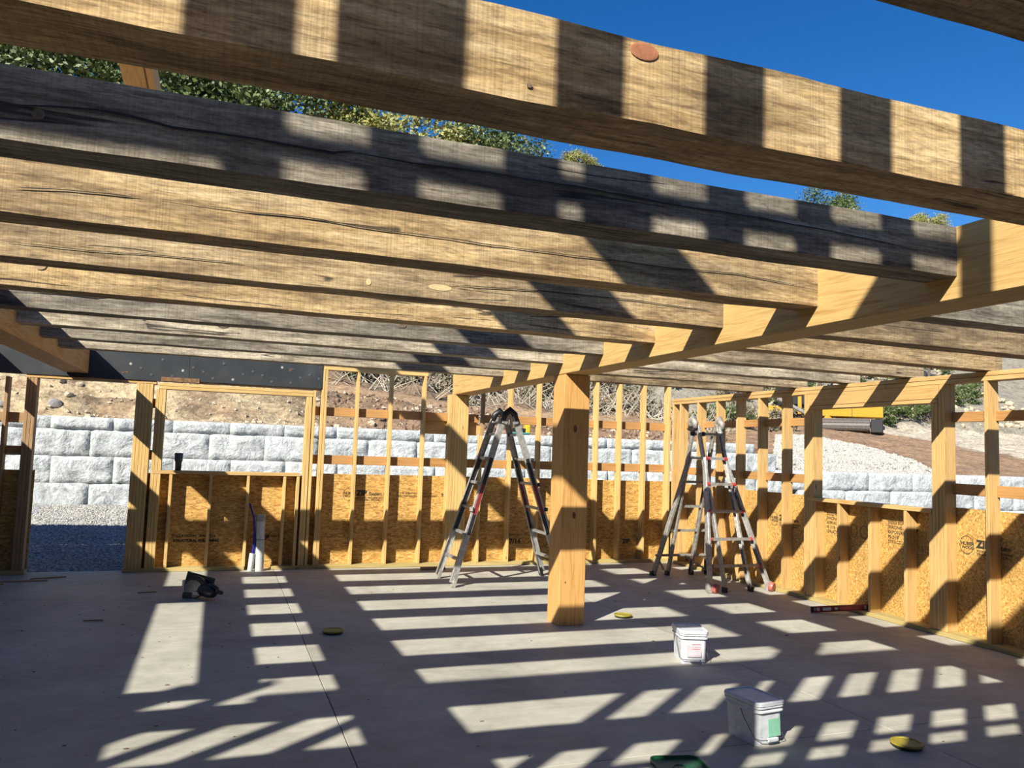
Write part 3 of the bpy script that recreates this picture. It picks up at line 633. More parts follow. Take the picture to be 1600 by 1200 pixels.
def sticker(t, a, b, u0, u1, off_, mt, w_=.045):
    a = Vector(a); b = Vector(b); z = (b-a).normalized(); o = Vector(off_); o = (o-z*o.dot(z)).normalized(); s_ = z.cross(o)
    k_ = MB(); R = Matrix((s_, o, z)).transposed(); c = a.lerp(b, (u0+u1)/2) + o*.0045; k_.box(c, (w_, .002, (b-a).length*(u1-u0)), R); return k_.build('sticker', mt, t)
# ladder 1, seen from the side, beside the post
L1 = empty('articulated_ladder', (3.35, 9.3, 0)); tag(L1, 'aluminium articulated ladder opened as an A-frame left of the centre post, seen side on', 'ladder', 'folding ladders')
AP = (3.335, 2.06)
for sx, xb, xt in ((-1, 2.655, 3.255), (1, 4.045, 3.425)):
    for yb_, yt, outw in ((9.0, 9.13, -1), (9.66, 9.50, 1)):
        a = (xb, yb_, .0); b = (xt, yt, 1.99)
        RL = rail(L1, (xb, yb_, .05), b, .075, .028, ALU, (0, outw*-1, 0))
        k_ = MB(); p = Vector(a).lerp(Vector(b), .02); q = Vector(a).lerp(Vector(b), .055); k_.bar(Vector(a)+Vector((0, 0, .0)), q, .036, .082, up=(0, 1, 0)); k_.build('rubber_foot', ALU_D if sx < 0 else BLK, RL)
        sticker(RL, a, b, .42, .60, (0, -1, 0), DRED if sx > 0 or outw < 0 else BLK); sticker(RL, a, b, .60, .76, (0, -1, 0), BLK); sticker(RL, a, b, .30, .42, (0, -1, 0), BLK if outw < 0 else BLK)
    for zr in (.30, .60, .90, 1.20, 1.50, 1.80):
        u = zr/1.99; x_ = xb+(xt-xb)*u
        ya = 9.0+.13*u; yb2 = 9.66-.16*u
        rung(L1, (x_, ya, zr), (x_, yb2, zr))
        if zr in (.60, 1.20, 1.50, .90):
            k_ = MB(); k_.bar((x_-sx*-.045, ya-.03, zr), (x_-sx*-.075, ya-.0, zr+.0), .03, .045); k_.build('lock_tab', ALU_D if sx < 0 else BLK, L1)
for yy in (9.12, 9.51):
    k_ = MB(); k_.tube([(3.255, yy, 1.97), (3.275, yy, 2.05), (3.335, yy, 2.10), (3.40, yy, 2.05), (3.425, yy, 1.97)], [.034, .04, .045, .04, .034], 10); k_.build('hinge', BLK, L1, smooth=True)
    for xx in (3.265, 3.415):
        k_ = MB(); k_.bar((xx, yy, 1.93), (xx*.6+3.335*.4, yy, 2.03), .05, .07); k_.build('hinge_plate', ALU, L1, bev=.004)
# ladder 2, facing the camera, with transport wheels
L2 = empty('articulated_ladder', (5.97, 8.8, 0)); tag(L2, 'aluminium articulated ladder with red rung ends and tip wheels beside the right wall', 'ladder', 'folding ladders')
HXl, HXr, HY = 5.735, 6.15, 8.80
for sy, yb_ in ((-1, 8.15), (1, 9.45)):
    yt = HY + sy*.05; zt = 2.0
    # inner rails
    for xx, xb2 in ((HXl+.04, HXl+.06), (HXr-.03, HXr+.02)):
        RL = rail(L2, (xb2, yb_, .03), (xx, yt, zt), .06, .028, ALU if sy < 0 else ALU_D, (1 if xx < 5.9 else -1, 0, 0))
        k_ = MB(); k_.bar((xb2, yb_, 0), (xb2, yb_-sy*.003, .06), .04, .07); k_.build('rubber_foot', BLK, RL)
    # outer flared rails
    for s_, xt_, xb2 in ((-1, 5.80, 5.575), (1, 6.12, 6.43)):
        zt2 = 1.60; ytt = yb_+(yt-yb_)*zt2/zt
        RL = rail(L2, (xb2, yb_, .09 if sy < 0 else .03), (xt_, ytt, zt2), .075, .03, ALU if sy < 0 else ALU_D, (-s_, 0, 0))
        if sy < 0:
            k_ = MB(); k_.lathe([(0, -.026), (.052, -.026), (.058, 0), (.052, .026), (0, .026)], 20); k_.build('wheel', plain('faded_red_wheel', (.60, .16, .13), .5), RL, mtx=Matrix.Translation((xb2+.055*(1 if s_ < 0 else .1), yb_-.055, .060)) @ Matrix.Rotation(.5, 4, 'Z') @ Matrix.Rotation(pi/2, 4, 'X') @ Matrix.Rotation(.2, 4, 'X'))
            k_ = MB(); k_.bar((xb2, yb_, 0), (xb2-.002*s_, yb_+.01, .12), .05, .085); k_.build('shoe', ALU_D, RL, bev=.004)
            sticker(RL, (xb2, yb_, .09), (xt_, ytt, zt2), .72, .93, (-s_*.3, -1, 0), ALU_D, .04)
        else:
            k_ = MB(); k_.bar((xb2, yb_, 0), (xb2, yb_, .06), .045, .08); k_.build('rubber_foot', BLK, RL)
    for zr in ((.30, .61, .94, 1.27, 1.59) if sy < 0 else (.61, .94, 1.59, 1.27)):
        u = zr/zt; y_ = yb_+(yt-yb_)*u; uo = zr/1.60
        xl = 5.575+(5.80-5.575)*uo; xr = 6.43+(6.12-6.43)*uo
        RG = rung(L2, (xl, y_-.03*(1 if sy < 0 else -1), zr), (xr, y_-.03*(1 if sy < 0 else -1), zr), ALU_D if zr in (1.27,) else ALU)
        if sy < 0:
            for xx in (xl, xr):
                k_ = MB(); k_.lathe([(0, -.022), (.026, -.022), (.026, .022), (0, .022)], 12); k_.build('rung_cap', RED, RG, mtx=Matrix.Translation((xx+(.025 if xx < 6 else -.025), y_-.03, zr)) @ Matrix.Rotation(pi/2, 4, 'Y'))
    rung(L2, (HXl+.03, yb_+(yt-yb_)*.95-.02*sy*-1, 1.90), (HXr-.02, yb_+(yt-yb_)*.95-.02*sy*-1, 1.90), ALU_D)
k_ = MB(); k_.bar((5.60, 9.42, .27), (6.40, 9.42, .27), .035, .03); k_.build('stretcher_bar', ALU_D, L2)
for a, b in (((5.60, 9.40, .27), (5.72, 9.42, .08)), ((6.02, 9.38, .27), (6.40, 9.43, .06))):
    k_ = MB(); k_.bar(a, b, .02, .02); k_.build('brace', ALU_D, L2)
for xx in (HXl+.01, HXr):
    k_ = MB(); k_.tube([(xx, HY-.05, 1.97), (xx, HY-.05, 2.04), (xx, HY, 2.10), (xx, HY+.05, 2.04), (xx, HY+.05, 1.97)], [.034, .042, .046, .042, .034], 10); k_.build('hinge', ALU_D, L2, smooth=True)
    k_ = MB(); k_.box((xx, HY, 1.97), (.075, .12, .06)); k_.build('hinge_plate', BLK if xx < 6 else ALU_D, L2, bev=.006)
for xx in (5.68, 5.83): 
    k_ = MB(); k_.lathe([(0, -.03), (.03, -.025), (.034, 0), (.03, .025), (0, .03)], 14); k_.build('lock_knob', BLK, L2, mtx=Matrix.Translation((xx, 8.70, 1.90)))
# ------------------------------------------------------------------ buckets
def rrect(wx, wy, rad, n=5):
    pts = []
    for cx, cy, a0 in ((wx/2-rad, wy/2-rad, 0), (-wx/2+rad, wy/2-rad, 90), (-wx/2+rad, -wy/2+rad, 180), (wx/2-rad, -wy/2+rad, 270)):
        for i in range(n+1): a = radians(a0+90*i/n); pts.append((cx+rad*cos(a), cy+rad*sin(a)))
    return pts
def loft(secs, closed_bottom=True, closed_top=True):
    k_ = MB(); rings = []
    for wx, wy, rad, z in secs: rings.append([k_.bm.verts.new((x, y, z)) for x, y in rrect(wx, wy, rad)])
    n = len(rings[0])
    for a, b in zip(rings, rings[1:]):
        for i in range(n): k_.bm.faces.new((a[i], a[(i+1) % n], b[(i+1) % n], b[i]))
    if closed_bottom: k_.bm.faces.new(rings[0][::-1])
    if closed_top: k_.bm.faces.new(rings[-1])
    return k_
def bucket(loc, rot, sc, label, lab):
    t = empty('square_bucket', loc); tag(t, label, 'bucket', 'white square buckets')
    Rm = Matrix.Rotation(rot, 4, 'Z') @ Matrix.Scale(sc, 4)
    Tm = Matrix.Translation(loc) @ Rm
    wx, wy = .185, .255
    loft([(wx*.90, wy*.90, .02, 0), (wx*.91, wy*.91, .025, .006), (wx*.97, wy*.97, .03, .185)]).build('body', BUCK, t, mtx=Tm)
    loft([(wx*1.0, wy*1.0, .03, .168), (wx*1.06, wy*1.06, .032, .172), (wx*1.06, wy*1.06, .032, .178), (wx*1.0, wy*1.0, .03, .184), (wx*1.0, wy*1.0, .03, .190), (wx*1.07, wy*1.07, .032, .194), (wx*1.07, wy*1.07, .032, .201), (wx*1.0, wy*1.0, .03, .206)]).build('rim', BUCK, t, mtx=Tm)
    loft([(wx*1.09, wy*1.09, .034, .2065), (wx*1.10, wy*1.10, .035, .222), (wx*1.06, wy*1.06, .032, .228), (wx*.99, wy*.99, .03, .228), (wx*.97, wy*.97, .03, .223)]).build('lid', BUCK, t, mtx=Tm)
    y = -wy*.487
    if lab == 'green':
        k_ = MB(); k_.box((.03, y*.985, .10), (.085, .002, .115), Matrix.Rotation(-.06, 3, 'X')); g = k_.build('paper_label', LABG, t, mtx=Tm); g['label'] = 'green paper label'
    else:
        k_ = MB(); k_.box((0, y*.985, .10), (.10, .002, .10), Matrix.Rotation(-.06, 3, 'X')); g = k_.build('paper_label', LABP, t, mtx=Tm); g['label'] = 'faded pink and grey label'
        for q in range(5):
            k_ = MB(); k_.box((.012, y*.985-.0015, .135-.016*q), (.06, .001, .003), Matrix.Rotation(-.06, 3, 'X')); k_.build('print_line', LABP if q % 2 else RED, g, mtx=Tm)
    k_ = MB(); k_.tube([(-wx*.5, 0, .165), (-wx*.54, -.03, .13), (-wx*.54, y*.9, .045), (-wx*.45, y*1.12, .038), (-.03, y*1.14, .034), (.03, y*1.14, .034), (wx*.45, y*1.12, .038), (wx*.54, y*.9, .045), (wx*.54, -.03, .13), (wx*.5, 0, .165)], .0022, 6); h = k_.build('wire_handle', WIRE, t, mtx=Tm)
    k_ = MB(); k_.bar((-.035, y*1.14, .034), (.035, y*1.14, .034), .016, .02); k_.build('hand_grip', BUCK, h, mtx=Tm, bev=.003)
bucket((3.62, 5.55, 0), -.30, 1.13, 'white lidded square bucket in the sun strip, farther of the two buckets', 'pink')
bucket((3.02, 3.955, 0), radians(7), 1.07, 'white lidded square bucket with a green label, nearer of the two', 'green')
# ------------------------------------------------------------------ caps and lid on the floor
for (x, y, lb, rt) in [(1.02, 7.02, 'yellow round cap on the slab left of the post, near the saw-cut joint', .0), (3.87, 7.12, 'yellow round cap just right of the post base', .0), (3.80, 3.59, 'yellow round cap at the lower right of the slab', .0)]:
    t = empty('floor_cap', (x, y, 0)); tag(t, lb, 'cap', 'yellow floor caps')
    k_ = MB(); k_.lathe([(0, 0), (.078, 0), (.082, .006), (.082, .018)], 32); k_.build('base_ring', BLK, t, (x, y, 0))
    k_ = MB(); k_.lathe([(.088, .018), (.090, .022), (.088, .030), (.074, .031), (.070, .026), (0, .026)], 32); k_.build('cap_disc', YEL, t, (x, y, 0))
GL = empty('bucket_lid', (2.33, 3.62, 0)); tag(GL, 'dark green square bucket lid lying upside down at the bottom edge', 'lid')
Tm = Matrix.Translation((2.345, 3.655, 0)) @ Matrix.Rotation(radians(-12), 4, 'Z')
loft([(.25, .25, .04, 0), (.27, .27, .045, .004), (.27, .27, .045, .024), (.258, .258, .04, .024), (.252, .252, .038, .010), (.18, .18, .03, .009)]).build('lid_plate', GRN, GL, mtx=Tm)
k_ = MB(); k_.lathe([(.035, .0095), (.04, .013), (.045, .0095)], 24); k_.build('moulded_ring', GRN, GL, mtx=Tm)
# ------------------------------------------------------------------ spirit level leaning on the bottom plate
LV = empty('spirit_level', (6.2, 6.95, 0)); tag(LV, 'red spirit level lying on the slab against the right wall plate', 'level')
a = Vector((6.02, 6.93, 0)); b = Vector((6.60, 6.715, .048)); dr = (b-a).normalized(); nn = dr.cross(Vector((0, 0, 1))).normalized(); up = nn.cross(dr)
ln = (b-a).length
def lv(u0, u1, z0, z1, th, name, mt, lab=None):
    k_ = MB(); c = a+dr*(u0+u1)/2+up*(z0+z1)/2; R = Matrix((dr, nn, up)).transposed(); k_.box(c, (u1-u0, th, z1-z0), R); o = k_.build(name, mt, LV, bev=.001)
    if lab: o['label'] = lab
lv(0, ln, 0.0, .009, .024, 'lower_rail', DRED); lv(0, ln, .053, .062, .024, 'upper_rail', DRED); lv(.02, ln-.02, .009, .053, .008, 'web', DRED)
lv(0, .022, .0, .062, .026, 'end_cap', BLK); lv(ln-.022, ln, 0, .062, .026, 'end_cap', BLK)
lv(.035, .045, .012, .05, .014, 'end_vial', WHT); lv(.06, .09, .012, .05, .012, 'end_vial', WHT, 'square window'); lv(.125, .215, .014, .048, .0095, 'label_plate', WHT, 'grey name plate'); lv(.25, .285, .018, .044, .018, 'centre_vial', ALU, 'clear vial'); lv(ln-.055, ln-.03, .012, .05, .014, 'end_vial', ALU)
lv(.31, .43, .014, .048, .0105, 'grip_panel', RED)
# ------------------------------------------------------------------ saw
SW = empty('circular_saw', (-.05, 8.85, 0)); tag(SW, 'black corded circular saw resting on its side on the slab at left', 'saw')
Ts = Matrix.Translation((-.08, 8.84, 0)) @ Matrix.Rotation(radians(-22), 4, 'Z')
k_ = MB(); k_.box((-.03, .045, .15), (.30, .012, .15), Matrix.Rotation(.22, 3, 'Y')); k_.build('base_plate', DGREY, SW, mtx=Ts, bev=.003)
k_ = MB(); k_.lathe([(0, -.03), (.10, -.03), (.11, -.02), (.11, .02), (.10, .03), (0, .03)], 26); k_.build('blade_guard', BLK, SW, mtx=Ts @ Matrix.Translation((-.04, -.02, .112)) @ Matrix.Rotation(pi/2, 4, 'X'))
k_ = MB(); k_.lathe([(0, -.002), (.092, -.002), (.092, .002), (0, .002)], 30); k_.build('blade', SAWM, SW, mtx=Ts @ Matrix.Translation((-.055, -.055, .095)) @ Matrix.Rotation(pi/2, 4, 'X'))
k_ = MB(); k_.tube([(.02, -.05, .09), (.05, -.06, .088), (.13, -.09, .08), (.19, -.11, .075), (.21, -.115, .073)], [.045, .058, .06, .05, .03], 14); k_.build('motor_housing', BLK, SW, mtx=Ts, smooth=True)
k_ = MB(); k_.tube([(.10, -.08, .14), (.17, -.10, .145), (.23, -.13, .12), (.235, -.14, .08)], [.018, .02, .019, .02], 10); k_.build('rear_handle', BLK, SW, mtx=Ts, smooth=True)
k_ = MB(); k_.tube([(.235, -.13, .09), (.265, -.145, .088), (.29, -.155, .086)], [.018, .02, .016], 10); k_.build('knob', BLK, SW, mtx=Ts, smooth=True)
k_ = MB(); k_.box((-.11, -.03, .03), (.10, .07, .06)); k_.build('gear_case', DGREY, SW, mtx=Ts, bev=.008)
k_ = MB(); k_.box((-.155, -.04, .135), (.02, .05, .09)); k_.build('guard_window', WHT, SW, mtx=Ts, bev=.004)
k_ = MB(); k_.box((.0, -.082, .06), (.07, .012, .03)); k_.build('rating_label', WHT, SW, mtx=Ts)
k_ = MB(); k_.tube([(-.10, .02, .20), (0, .03, .19), (.08, .02, .17), (.10, .01, .155)], .008, 8); k_.build('front_bar', BLK, SW, mtx=Ts)
# ------------------------------------------------------------------ pipes, tube, cup
PP = empty('drain_pipe', (.575, 10.52, 0)); tag(PP, 'tall white plastic drain pipe with a grey taped top rising at the back wall', 'pipe')
k_ = MB(); k_.tube([(.575, 10.53, 0), (.570, 10.53, .30), (.560, 10.53, .68)], .055, 20); k_.build('pipe', PVC, PP, smooth=False)
k_ = MB(); k_.tube([(.561, 10.53, .615), (.560, 10.53, .70)], .0575, 20); k_.build('tape_wrap', plain('grey_tape', (.45, .46, .40), .7), PP)
k_ = MB(); k_.tube([(.569, 10.53, .385), (.569, 10.53, .392)], .0562, 20); k_.build('marker_line', BLK, PP)
P2 = empty('conduit', (.47, 10.5, 0)); tag(P2, 'short white conduit stub with a bent dark blue tube coming out', 'pipe')
k_ = MB(); k_.tube([(.468, 10.50, 0), (.485, 10.51, .22)], .034, 16); k_.build('sleeve', PVC, P2)
k_ = MB(); k_.tube([(.485, 10.51, .15), (.50, 10.51, .30), (.495, 10.51, .50), (.475, 10.51, .68), (.415, 10.50, .84)], [.022, .020, .014, .013, .012], 10); k_.build('blue_tube', BLUE, P2, smooth=True)
CU = MB(); CU.lathe([(0, 0), (.036, 0), (.038, .105), (.047, .118), (.049, .215), (.044, .215), (.040, .12), (0, .02)], 24); CU = CU.build('tumbler', DGREY, None, (-.445, 10.665, 1.2225), smooth=True); tag(CU, 'dark grey tumbler standing on the window sill of the back wall', 'tumbler')
# ------------------------------------------------------------------ small scraps on the slab
OFF = box('offcut', 2.60, 2.93, 10.30, 10.36, 0.001, .035, lumber('dull', 'x'), None); tag(OFF, 'dark wood offcut beside the back wall plate near the left ladder foot', 'wood scrap')
k_ = MB(); k_.prism([(0, 0), (.15, 0), (.15, .30), (.10, .36), (0, .30)], 0, .038); AC = k_.build('marked_offcut', lumber('fir', 'z'), None, mtx=Matrix.Translation((6.30, 8.70, .046)) ); tag(AC, 'clipped plank offcut with marks propped against the right wall behind the ladder', 'wood scrap')
AC.location = (.12, .0, 0)
SCR = [(-1.95, 10.1, .55, .05, .1), (-1.7, 10.3, .35, .04, .3), (-2.2, 9.9, .30, .06, .2), (-.93, 7.9, .16, .012, -.1), (-.6, 9.2, .18, .012, .15)]
for i, (x, y, l_, w_, a_) in enumerate(SCR):
    k_ = MB(); k_.box((0, 0, .006), (l_, w_, .01), Matrix.Rotation(a_, 3, 'Z')); o = k_.build('wood_shim', lumber('dull', 'x'), None, (x, y, 0)); tag(o, ['long thin wood scrap by the door jamb at far left', 'short wood scrap in front of the left door jamb', 'wide wood scrap at the left photo edge', 'dark sliver of wood on the shaded left slab', 'thin pale sliver of wood left of the saw'][i], 'wood scrap')
bm = bmesh.new(); rr = random.Random(3)
for i in range(170):
    if i < 110: x, y = rr.uniform(-2.3, .6), rr.uniform(3.6, 10.2)
    else: x, y = rr.uniform(.6, 6.3), rr.uniform(3.4, 10)
    s = rr.uniform(.003, .011); g = bmesh.ops.create_icosphere(bm, subdivisions=1, radius=s)['verts']
    bmesh.ops.scale(bm, vec=(rr.uniform(.7, 1.8), rr.uniform(.5, 1), rr.uniform(.15, .4)), verts=g); bmesh.ops.translate(bm, vec=(x, y, s*.2), verts=g)
me = bpy.data.meshes.new('crumbs'); bm.to_mesh(me); bm.free(); o = link('debris', me, plain('debris', (.13, .08, .05), .9)); tag(o, 'scattered wood crumbs, leaves and dirt specks on the slab', 'debris', None, 'stuff')
# ------------------------------------------------------------------ tool on the retaining wall
TL = empty('cut_off_tool', (7.3, 18.1, 1.98)); 
tx = 6.85; ty = 18.2; tag(TL, 'black and yellow power tool on a teal cloth atop the block wall', 'tool')
k_ = MB(); k_.box((tx, ty, 2.10), (.46, .14, .09)); k_.build('body', BLK, TL, bev=.01)
k_ = MB(); k_.box((tx+.27, ty, 2.12), (.12, .2, .22)); k_.box((tx+.30, ty, 2.2), (.05, .1, .12)); k_.build('housing', TOOLY, TL, bev=.02)
k_ = MB(); k_.box((tx+.05, ty, 2.015), (.5, .3, .055)); k_.build('cloth', TEAL, TL, bev=.02)
# ------------------------------------------------------------------ excavator
EX = empty('excavator', (24.5, 27.3, Tz(24.5, 27.3))); tag(EX, 'yellow excavator with its steel bucket resting on the dirt beyond the right wall', 'excavator')
def exb(name, px, u0, u1, z0, z1, dd0, dd1, mt, bev=.03):
    k_ = MB(); ux = Vector((.9372, -.347, 0)).normalized(); uy = Vector((.347, .9372, 0)).normalized(); R = Matrix((ux, uy, Vector((0, 0, 1)))).transposed()
    c = Vector((24.5, 27.15, 0)) + ux*(u0+u1)/2 + uy*(dd0+dd1)/2 + Vector((0, 0, (z0+z1)/2)); k_.box(c, (u1-u0, dd1-dd0, z1-z0), R); return k_.build(name, mt, EX, bev=bev)
exb('car_body', 0, -.5, 2.35, 3.50, 3.98, 0, 1.2, CAT); exb('body_seam', 0, .98, 1.0, 3.50, 3.99, -.006, 1.0, RUBB, 0)
exb('boom', 0, -2.6, -1.9, 3.2, 3.9, .3, .7, CAT); exb('track', 0, -.2, 2.2, 2.9, 3.46, .9, 1.4, RUBB, .1); exb('track', 0, -.2, 2.2, 2.9, 3.46, 2.6, 3.1, RUBB, .1)
exb('cab', 0, -1.5, -.6, 3.99, 5.6, .9, 2.2, RUBB, .06); exb('cab_frame', 0, -1.02, -.86, 3.6, 5.5, .82, .9, CAT, .02); exb('counterweight', 0, .2, 2.3, 4.0, 4.9, 1.6, 3.2, CAT, .12)
k_ = MB(); ux = Vector((.9372, -.347, 0)); uy = Vector((.347, .9372, 0)); c0 = Vector((24.5, 27.15, 0))
k_.tube([c0-ux*2.2+Vector((0, 0, 4.2)), c0-ux*.9+Vector((0, 0, 3.55)), c0-ux*.35+Vector((0, 0, 3.3))], [.09, .08, .08], 10); k_.build('hydraulic_ram', ALU_D, EX)
# bucket: curved shell, open dark end plates
k_ = MB(); prof = [(-.36*cos(t_), .27*sin(t_)) for t_ in [radians(x_) for x_ in range(-80, 200, 20)]]
P1_, P2_ = -.85, 1.62
bx_v = (ux*.90 - uy*.43).normalized(); by_v = Vector((-bx_v.y, bx_v.x, 0))
for (a1, b1), (a2, b2) in zip(prof, prof[1:]):
    v_ = []
    for (aa, bb, uu) in ((a1, b1, P1_), (a2, b2, P1_), (a2, b2, P2_), (a1, b1, P2_)): v_.append(k_.bm.verts.new(c0 + bx_v*uu + by_v*(aa-.3) + Vector((0, 0, bb+3.10))))
    k_.bm.faces.new(v_)
bk = k_.build('bucket_shell', BUCKETM, EX); sd = bk.modifiers.new('s', 'SOLIDIFY'); sd.thickness = .04
k_ = MB(); Rb = Matrix((bx_v, by_v, Vector((0, 0, 1)))).transposed()
cb = c0 + bx_v*(P2_+.26) - by_v*.3 + Vector((0, 0, 3.09))
k_.box(cb, (.46, .66, .56), Rb); k_.build('end_frame', RUBB, EX, bev=.03)
k_ = MB(); k_.box(cb + bx_v*.225, (.02, .40, .30), Rb); k_.build('end_recess', BUCKETM, EX)
k_ = MB(); k_.bar(c0 - ux*.15 + Vector((0, 0, 3.5)), c0 + ux*.35 + Vector((0, 0, 3.12)), .16, .2); k_.build('dipper_arm', CAT, EX, bev=.02)
for uu in (P1_,):
    k_ = MB(); k_.bm.faces.new([k_.bm.verts.new(c0 + bx_v*uu + by_v*(aa*1.08-.3) + Vector((0, 0, bb*1.08+3.10))) for aa, bb in prof]); o = k_.build('side_plate', RUBB, EX); s_ = o.modifiers.new('s', 'SOLIDIFY'); s_.thickness = .04

EX.location = (28.1, 31.31, 2.74); EX.scale = (1.147, 1.147, 1.147)
# ------------------------------------------------------------------ vegetation
def leafcloud(n, shape, size, seed, clump=40, flat=.6):
    rn = random.Random(seed); vs_, fs = [], []
    centers = []
    for c in range(clump):
        while True:
            p = Vector((rn.uniform(-1, 1), rn.uniform(-1, 1), rn.uniform(-1, 1)))
            if .25 < p.length < 1: break
        p = p.normalized()*(p.length**.5); centers.append(Vector((p.x*shape[0], p.y*shape[1], p.z*shape[2])))
    for i in range(n):
        c = centers[rn.randrange(clump)]; g = Vector((rn.gauss(0, 1), rn.gauss(0, 1), rn.gauss(0, flat)))*shape[0]*.15
        p = c+g; a = Vector((rn.uniform(-1, 1), rn.uniform(-1, 1), rn.uniform(-1, .3))).normalized(); b = a.orthogonal().normalized(); b = (b*cos(i)+a.cross(b)*sin(i))
        s = size*rn.uniform(.6, 1.3); k0 = len(vs_)
        vs_ += [p-a*s*.6, p+b*s*.35, p+a*s*.6, p-b*s*.35]; fs.append((k0, k0+1, k0+2, k0+3))
    me = bpy.data.meshes.new('leaves'); me.from_pydata([tuple(v) for v in vs_], [], fs); return me
crownA = [leafcloud(17000, (3.3, 3.3, 3.1), .17, s, 70) for s in (1, 2, 3)]
for me in crownA: me.materials.append(LEAF_G)
crownY = leafcloud(12000, (2.6, 2.6, 2.5), .15, 5, 40); crownY.materials.append(LEAF_Y)
def tree(x, y, ztop, kind, label, group='trees on the hill', sc=1.0):
    zb = Tz(x, y)-.2; t = empty('tree', (x, y, zb)); tag(t, label, 'tree', group)
    cz = ztop - 3.2*sc
    me = crownA[kind] if kind < 3 else crownY
    o = link('foliage', me, None, t, (x, y, cz)); o.rotation_euler.z = x*1.7; o.scale = (sc, sc, sc); o['kind'] = 'stuff'
    k_ = MB(); k_.tube([(x, y, zb), (x+.1, y, (zb+cz)/2), (x, y+.1, cz+1.2*sc)], [.22*sc, .16*sc, .05], 8)
    rn = random.Random(int(x*10))
    for q in range(7):
        a_ = rn.uniform(0, 6.28); z_ = cz-1.6*sc+q*.4*sc; k_.tube([(x, y, z_), (x+cos(a_)*1.0*sc, y+sin(a_)*1.0*sc, z_+.8*sc), (x+cos(a_)*2.2*sc, y+sin(a_)*2.2*sc, z_+1.3*sc)], [.08, .05, .02], 5)
    k_.build('trunk', BARK, t)
tree(-7.6, 30.6, 15.6, 0, 'dark green tree at the far left seen above the grey joist'); tree(-4.4, 29.3, 15.6, 1, 'leafy green tree just left of the high two-ply beam'); tree(-1.6, 29.6, 15.6, 2, 'green tree just right of the high two-ply beam')
tree(1.6, 29.0, 15.4, 0, 'bright green tree second right of the high two-ply beam'); tree(4.4, 28.9, 15.0, 3, 'yellowing tree among the green ones above the grey joist'); tree(6.6, 29.3, 15.0, 3, 'yellow-green tree next to the darkest tree at right of the row', sc=1.0)
tree(9.2, 28.8, 14.4, 1, 'small dark tree at the right end of the row', sc=.72); tree(-10.5, 31, 16, 2, 'tall green tree partly outside the left edge')
tree(15.4, 33.7, 16.3, 3, 'sparse yellow treetop peeping over the grey joist mid photo', sc=.35); tree(31.2, 35.3, 16.8, 0, 'small rounded treetop peeping over the grey joist at right', sc=.62); tree(37.0, 33.3, 16.2, 3, 'thin twiggy treetop left of the girder top', sc=.4)
bush = [leafcloud(1500, (.9, .9, .55), .10, s, 16) for s in (11, 12)]
for b_ in bush: b_.materials.append(LEAF_D)
bushg = leafcloud(1500, (.9, .9, .6), .10, 13, 16); bushg.materials.append(LEAF_G)
rn = random.Random(21)
BU = []
for i in range(44):
    X = rn.uniform(3, 24) if i < 34 else rn.uniform(20, 44); Y = rn.uniform(28.2, 31.5) if i < 34 else rn.uniform(32.5, 37)
    BU.append((X, Y))
BU += [(31.6, 33.2), (32.4, 33.0), (33.3, 33.4), (34.2, 33.3), (35.2, 33.6), (36.2, 33.8), (37.2, 34.2), (32.9, 34.6), (34.6, 35), (36.4, 35.2), (38.4, 34.6), (40, 36), (42, 36.5), (44, 37), (41, 38.5), (46, 38), (39, 40), (43, 41), (47, 41.5), (36, 38), (33, 38.5), (30, 36), (28, 35)]
for i, (X, Y) in enumerate(BU):
    z = Tz(X, Y); o = link('shrub', bushg if i % 5 == 0 or i > 43 else bush[i % 2], None, None, (X, Y, z+.25)); s = rn.uniform(.7, 1.25)*(1.0 if i < 34 else 1.05); o.scale = (s, s, s*rn.uniform(.8, 1.2)); o.rotation_euler.z = rn.uniform(0, 6)
    tag(o, 'low tangled shrub on the slope behind the framed walls' if i < 44 else 'low green shrub beyond the excavator', 'shrub', 'brush on the slope' if i < 44 else 'shrubs by the track')
k_ = MB()
for i in range(1500):
    X = rn.uniform(1.5, 19.5); Y = rn.uniform(26.9, 31.5); z = Tz(X, Y); a_ = rn.uniform(0, 6.28); L_ = rn.uniform(.5, 1.8); tl = rn.uniform(.1, 1.1)
    p0 = Vector((X, Y, z-.05)); p2 = p0+Vector((cos(a_)*cos(tl), sin(a_)*cos(tl), sin(tl)))*L_; p1 = (p0+p2)/2+Vector((rn.gauss(0, .05), 0, rn.gauss(0, .05)))
    k_.tube([p0, p1, p2], [.022, .016, .006], 4)
o = k_.build('dead_branches', TWIG); tag(o, 'tangle of pale dead branches on the brushy slope', 'branches', None, 'stuff')
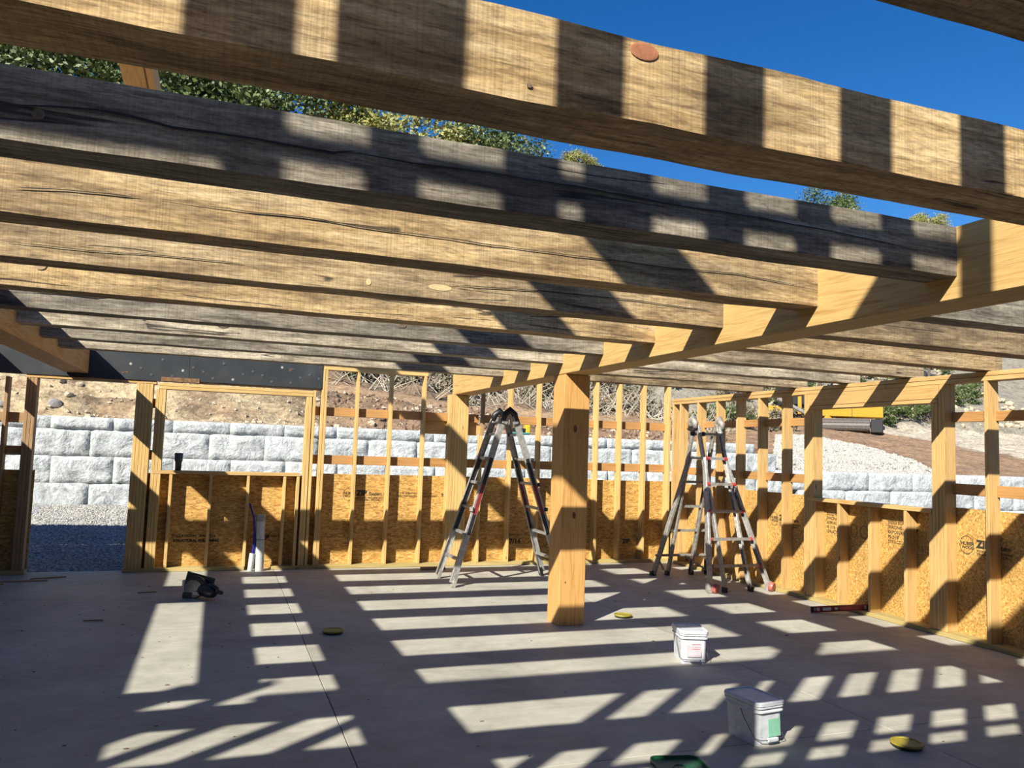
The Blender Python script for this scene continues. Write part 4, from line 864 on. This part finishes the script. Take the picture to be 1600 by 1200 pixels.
# loose stones: rocks on hillside and coarse gravel on the apron at right
def stone(seed):
    bm = bmesh.new(); bmesh.ops.create_icosphere(bm, subdivisions=2, radius=1)
    for v in bm.verts: v.co *= 1+.35*noise.noise(v.co*1.4+Vector((seed*9, 0, 0)))
    bmesh.ops.scale(bm, vec=(1, .8, .65), verts=bm.verts); me = bpy.data.meshes.new('s'); bm.to_mesh(me); bm.free(); return me
base = [stone(s) for s in range(4)]
def scatter(name, n, fn, mt, label, cat='stones', sub=False):
    vs_, fs = [], []
    for i in range(n):
        p, s = fn(); me = base[i % 4]; k0 = len(vs_); R = Matrix.Rotation(rn.uniform(0, 6.28), 3, 'Z') @ Matrix.Rotation(rn.uniform(0, 3), 3, 'X')
        if s < .09:
            q = [Vector(v) for v in ((1, 0, 0), (-1, .1, 0), (.1, 1, 0), (0, -1, .1), (0, .1, .8), (0, 0, -.7))]; ff = [(0, 2, 4), (2, 1, 4), (1, 3, 4), (3, 0, 4), (2, 0, 5), (1, 2, 5), (3, 1, 5), (0, 3, 5)]
            vs_ += [tuple(p+R @ (v*s)) for v in q]; fs += [tuple(k0+j for j in f_) for f_ in ff]
        else:
            vs_ += [tuple(p+R @ (v.co*s)) for v in me.vertices]; fs += [tuple(k0+j for j in f_.vertices) for f_ in me.polygons]
    me = bpy.data.meshes.new(name); me.from_pydata(vs_, [], fs); o = link(name, me, mt); tag(o, label, cat, None, 'stuff')
ROCK = plain('cream_rock', (.62, .50, .35), .95, 0, .25); WST = plain('white_stone', (.57, .53, .46), .9, 0, .40); DRK = plain('dark_clod', (.30, .19, .12), .95, 0, .3)
def f1():
    X = rn.uniform(-8, 13); Y = rn.uniform(18.85, 23); return Vector((X, Y, hillf(X, Y)[0])), rn.choice([.03, .04, .05, .06, .09])*rn.uniform(.6, 1.2)
scatter('rubble', 1500, f1, ROCK, 'cream rubble scattered over the cut bank')
def f2():
    X = rn.uniform(2, 14); Y = rn.uniform(18.85, 22.5); return Vector((X, Y, hillf(X, Y)[0])), rn.choice([.03, .04, .05, .07, .10])*rn.uniform(.6, 1.2)
scatter('dirt_clods', 2600, f2, DRK, 'dark dirt clods heaped behind the block wall')
def f3():
    Y = rn.uniform(18.56, 27.1); X = rn.uniform(.82*Y-.5, apron(Y)+.25); return Vector((X, Y, hillf(X, Y)[0]+.01)), rn.uniform(.035, .085)
scatter('coarse_gravel', 11000, f3, WST, 'coarse white gravel piled behind the low block wall')
def f4():
    X = rn.uniform(-3.0, 0); Y = rn.uniform(10.9, 17.7); return Vector((X, Y, yardf(X, Y)[0]+.003)), rn.uniform(.012, .026)
scatter('loose_gravel', 9000, f4, WST, 'loose white stones on the yard outside the door opening')
def f5():
    X = rn.uniform(27, 48); Y = rn.uniform(33, 44); return Vector((X, Y, Tz(X, Y)+.05)), rn.choice([.06, .1, .16, .24])*rn.uniform(.7, 1.3)
scatter('hillside_rocks', 900, f5, ROCK, 'pale rocks strewn over the slope at upper right')
for (px_, py_, s_, lb) in [(-3.32, 19.2, .15, 'grey boulder in the cream bank above the block wall, left of the stud pack'), (-4.25, 19.1, .09, 'small grey rock at the far left of the cream bank')]:
    me = base[1].copy(); o = link('boulder', me, plain('grey_rock', (.36, .33, .31), .9), None, (px_, py_, Tz(px_, py_)+.08)); o.scale = (s_, s_, s_*1.3); tag(o, lb, 'rock')
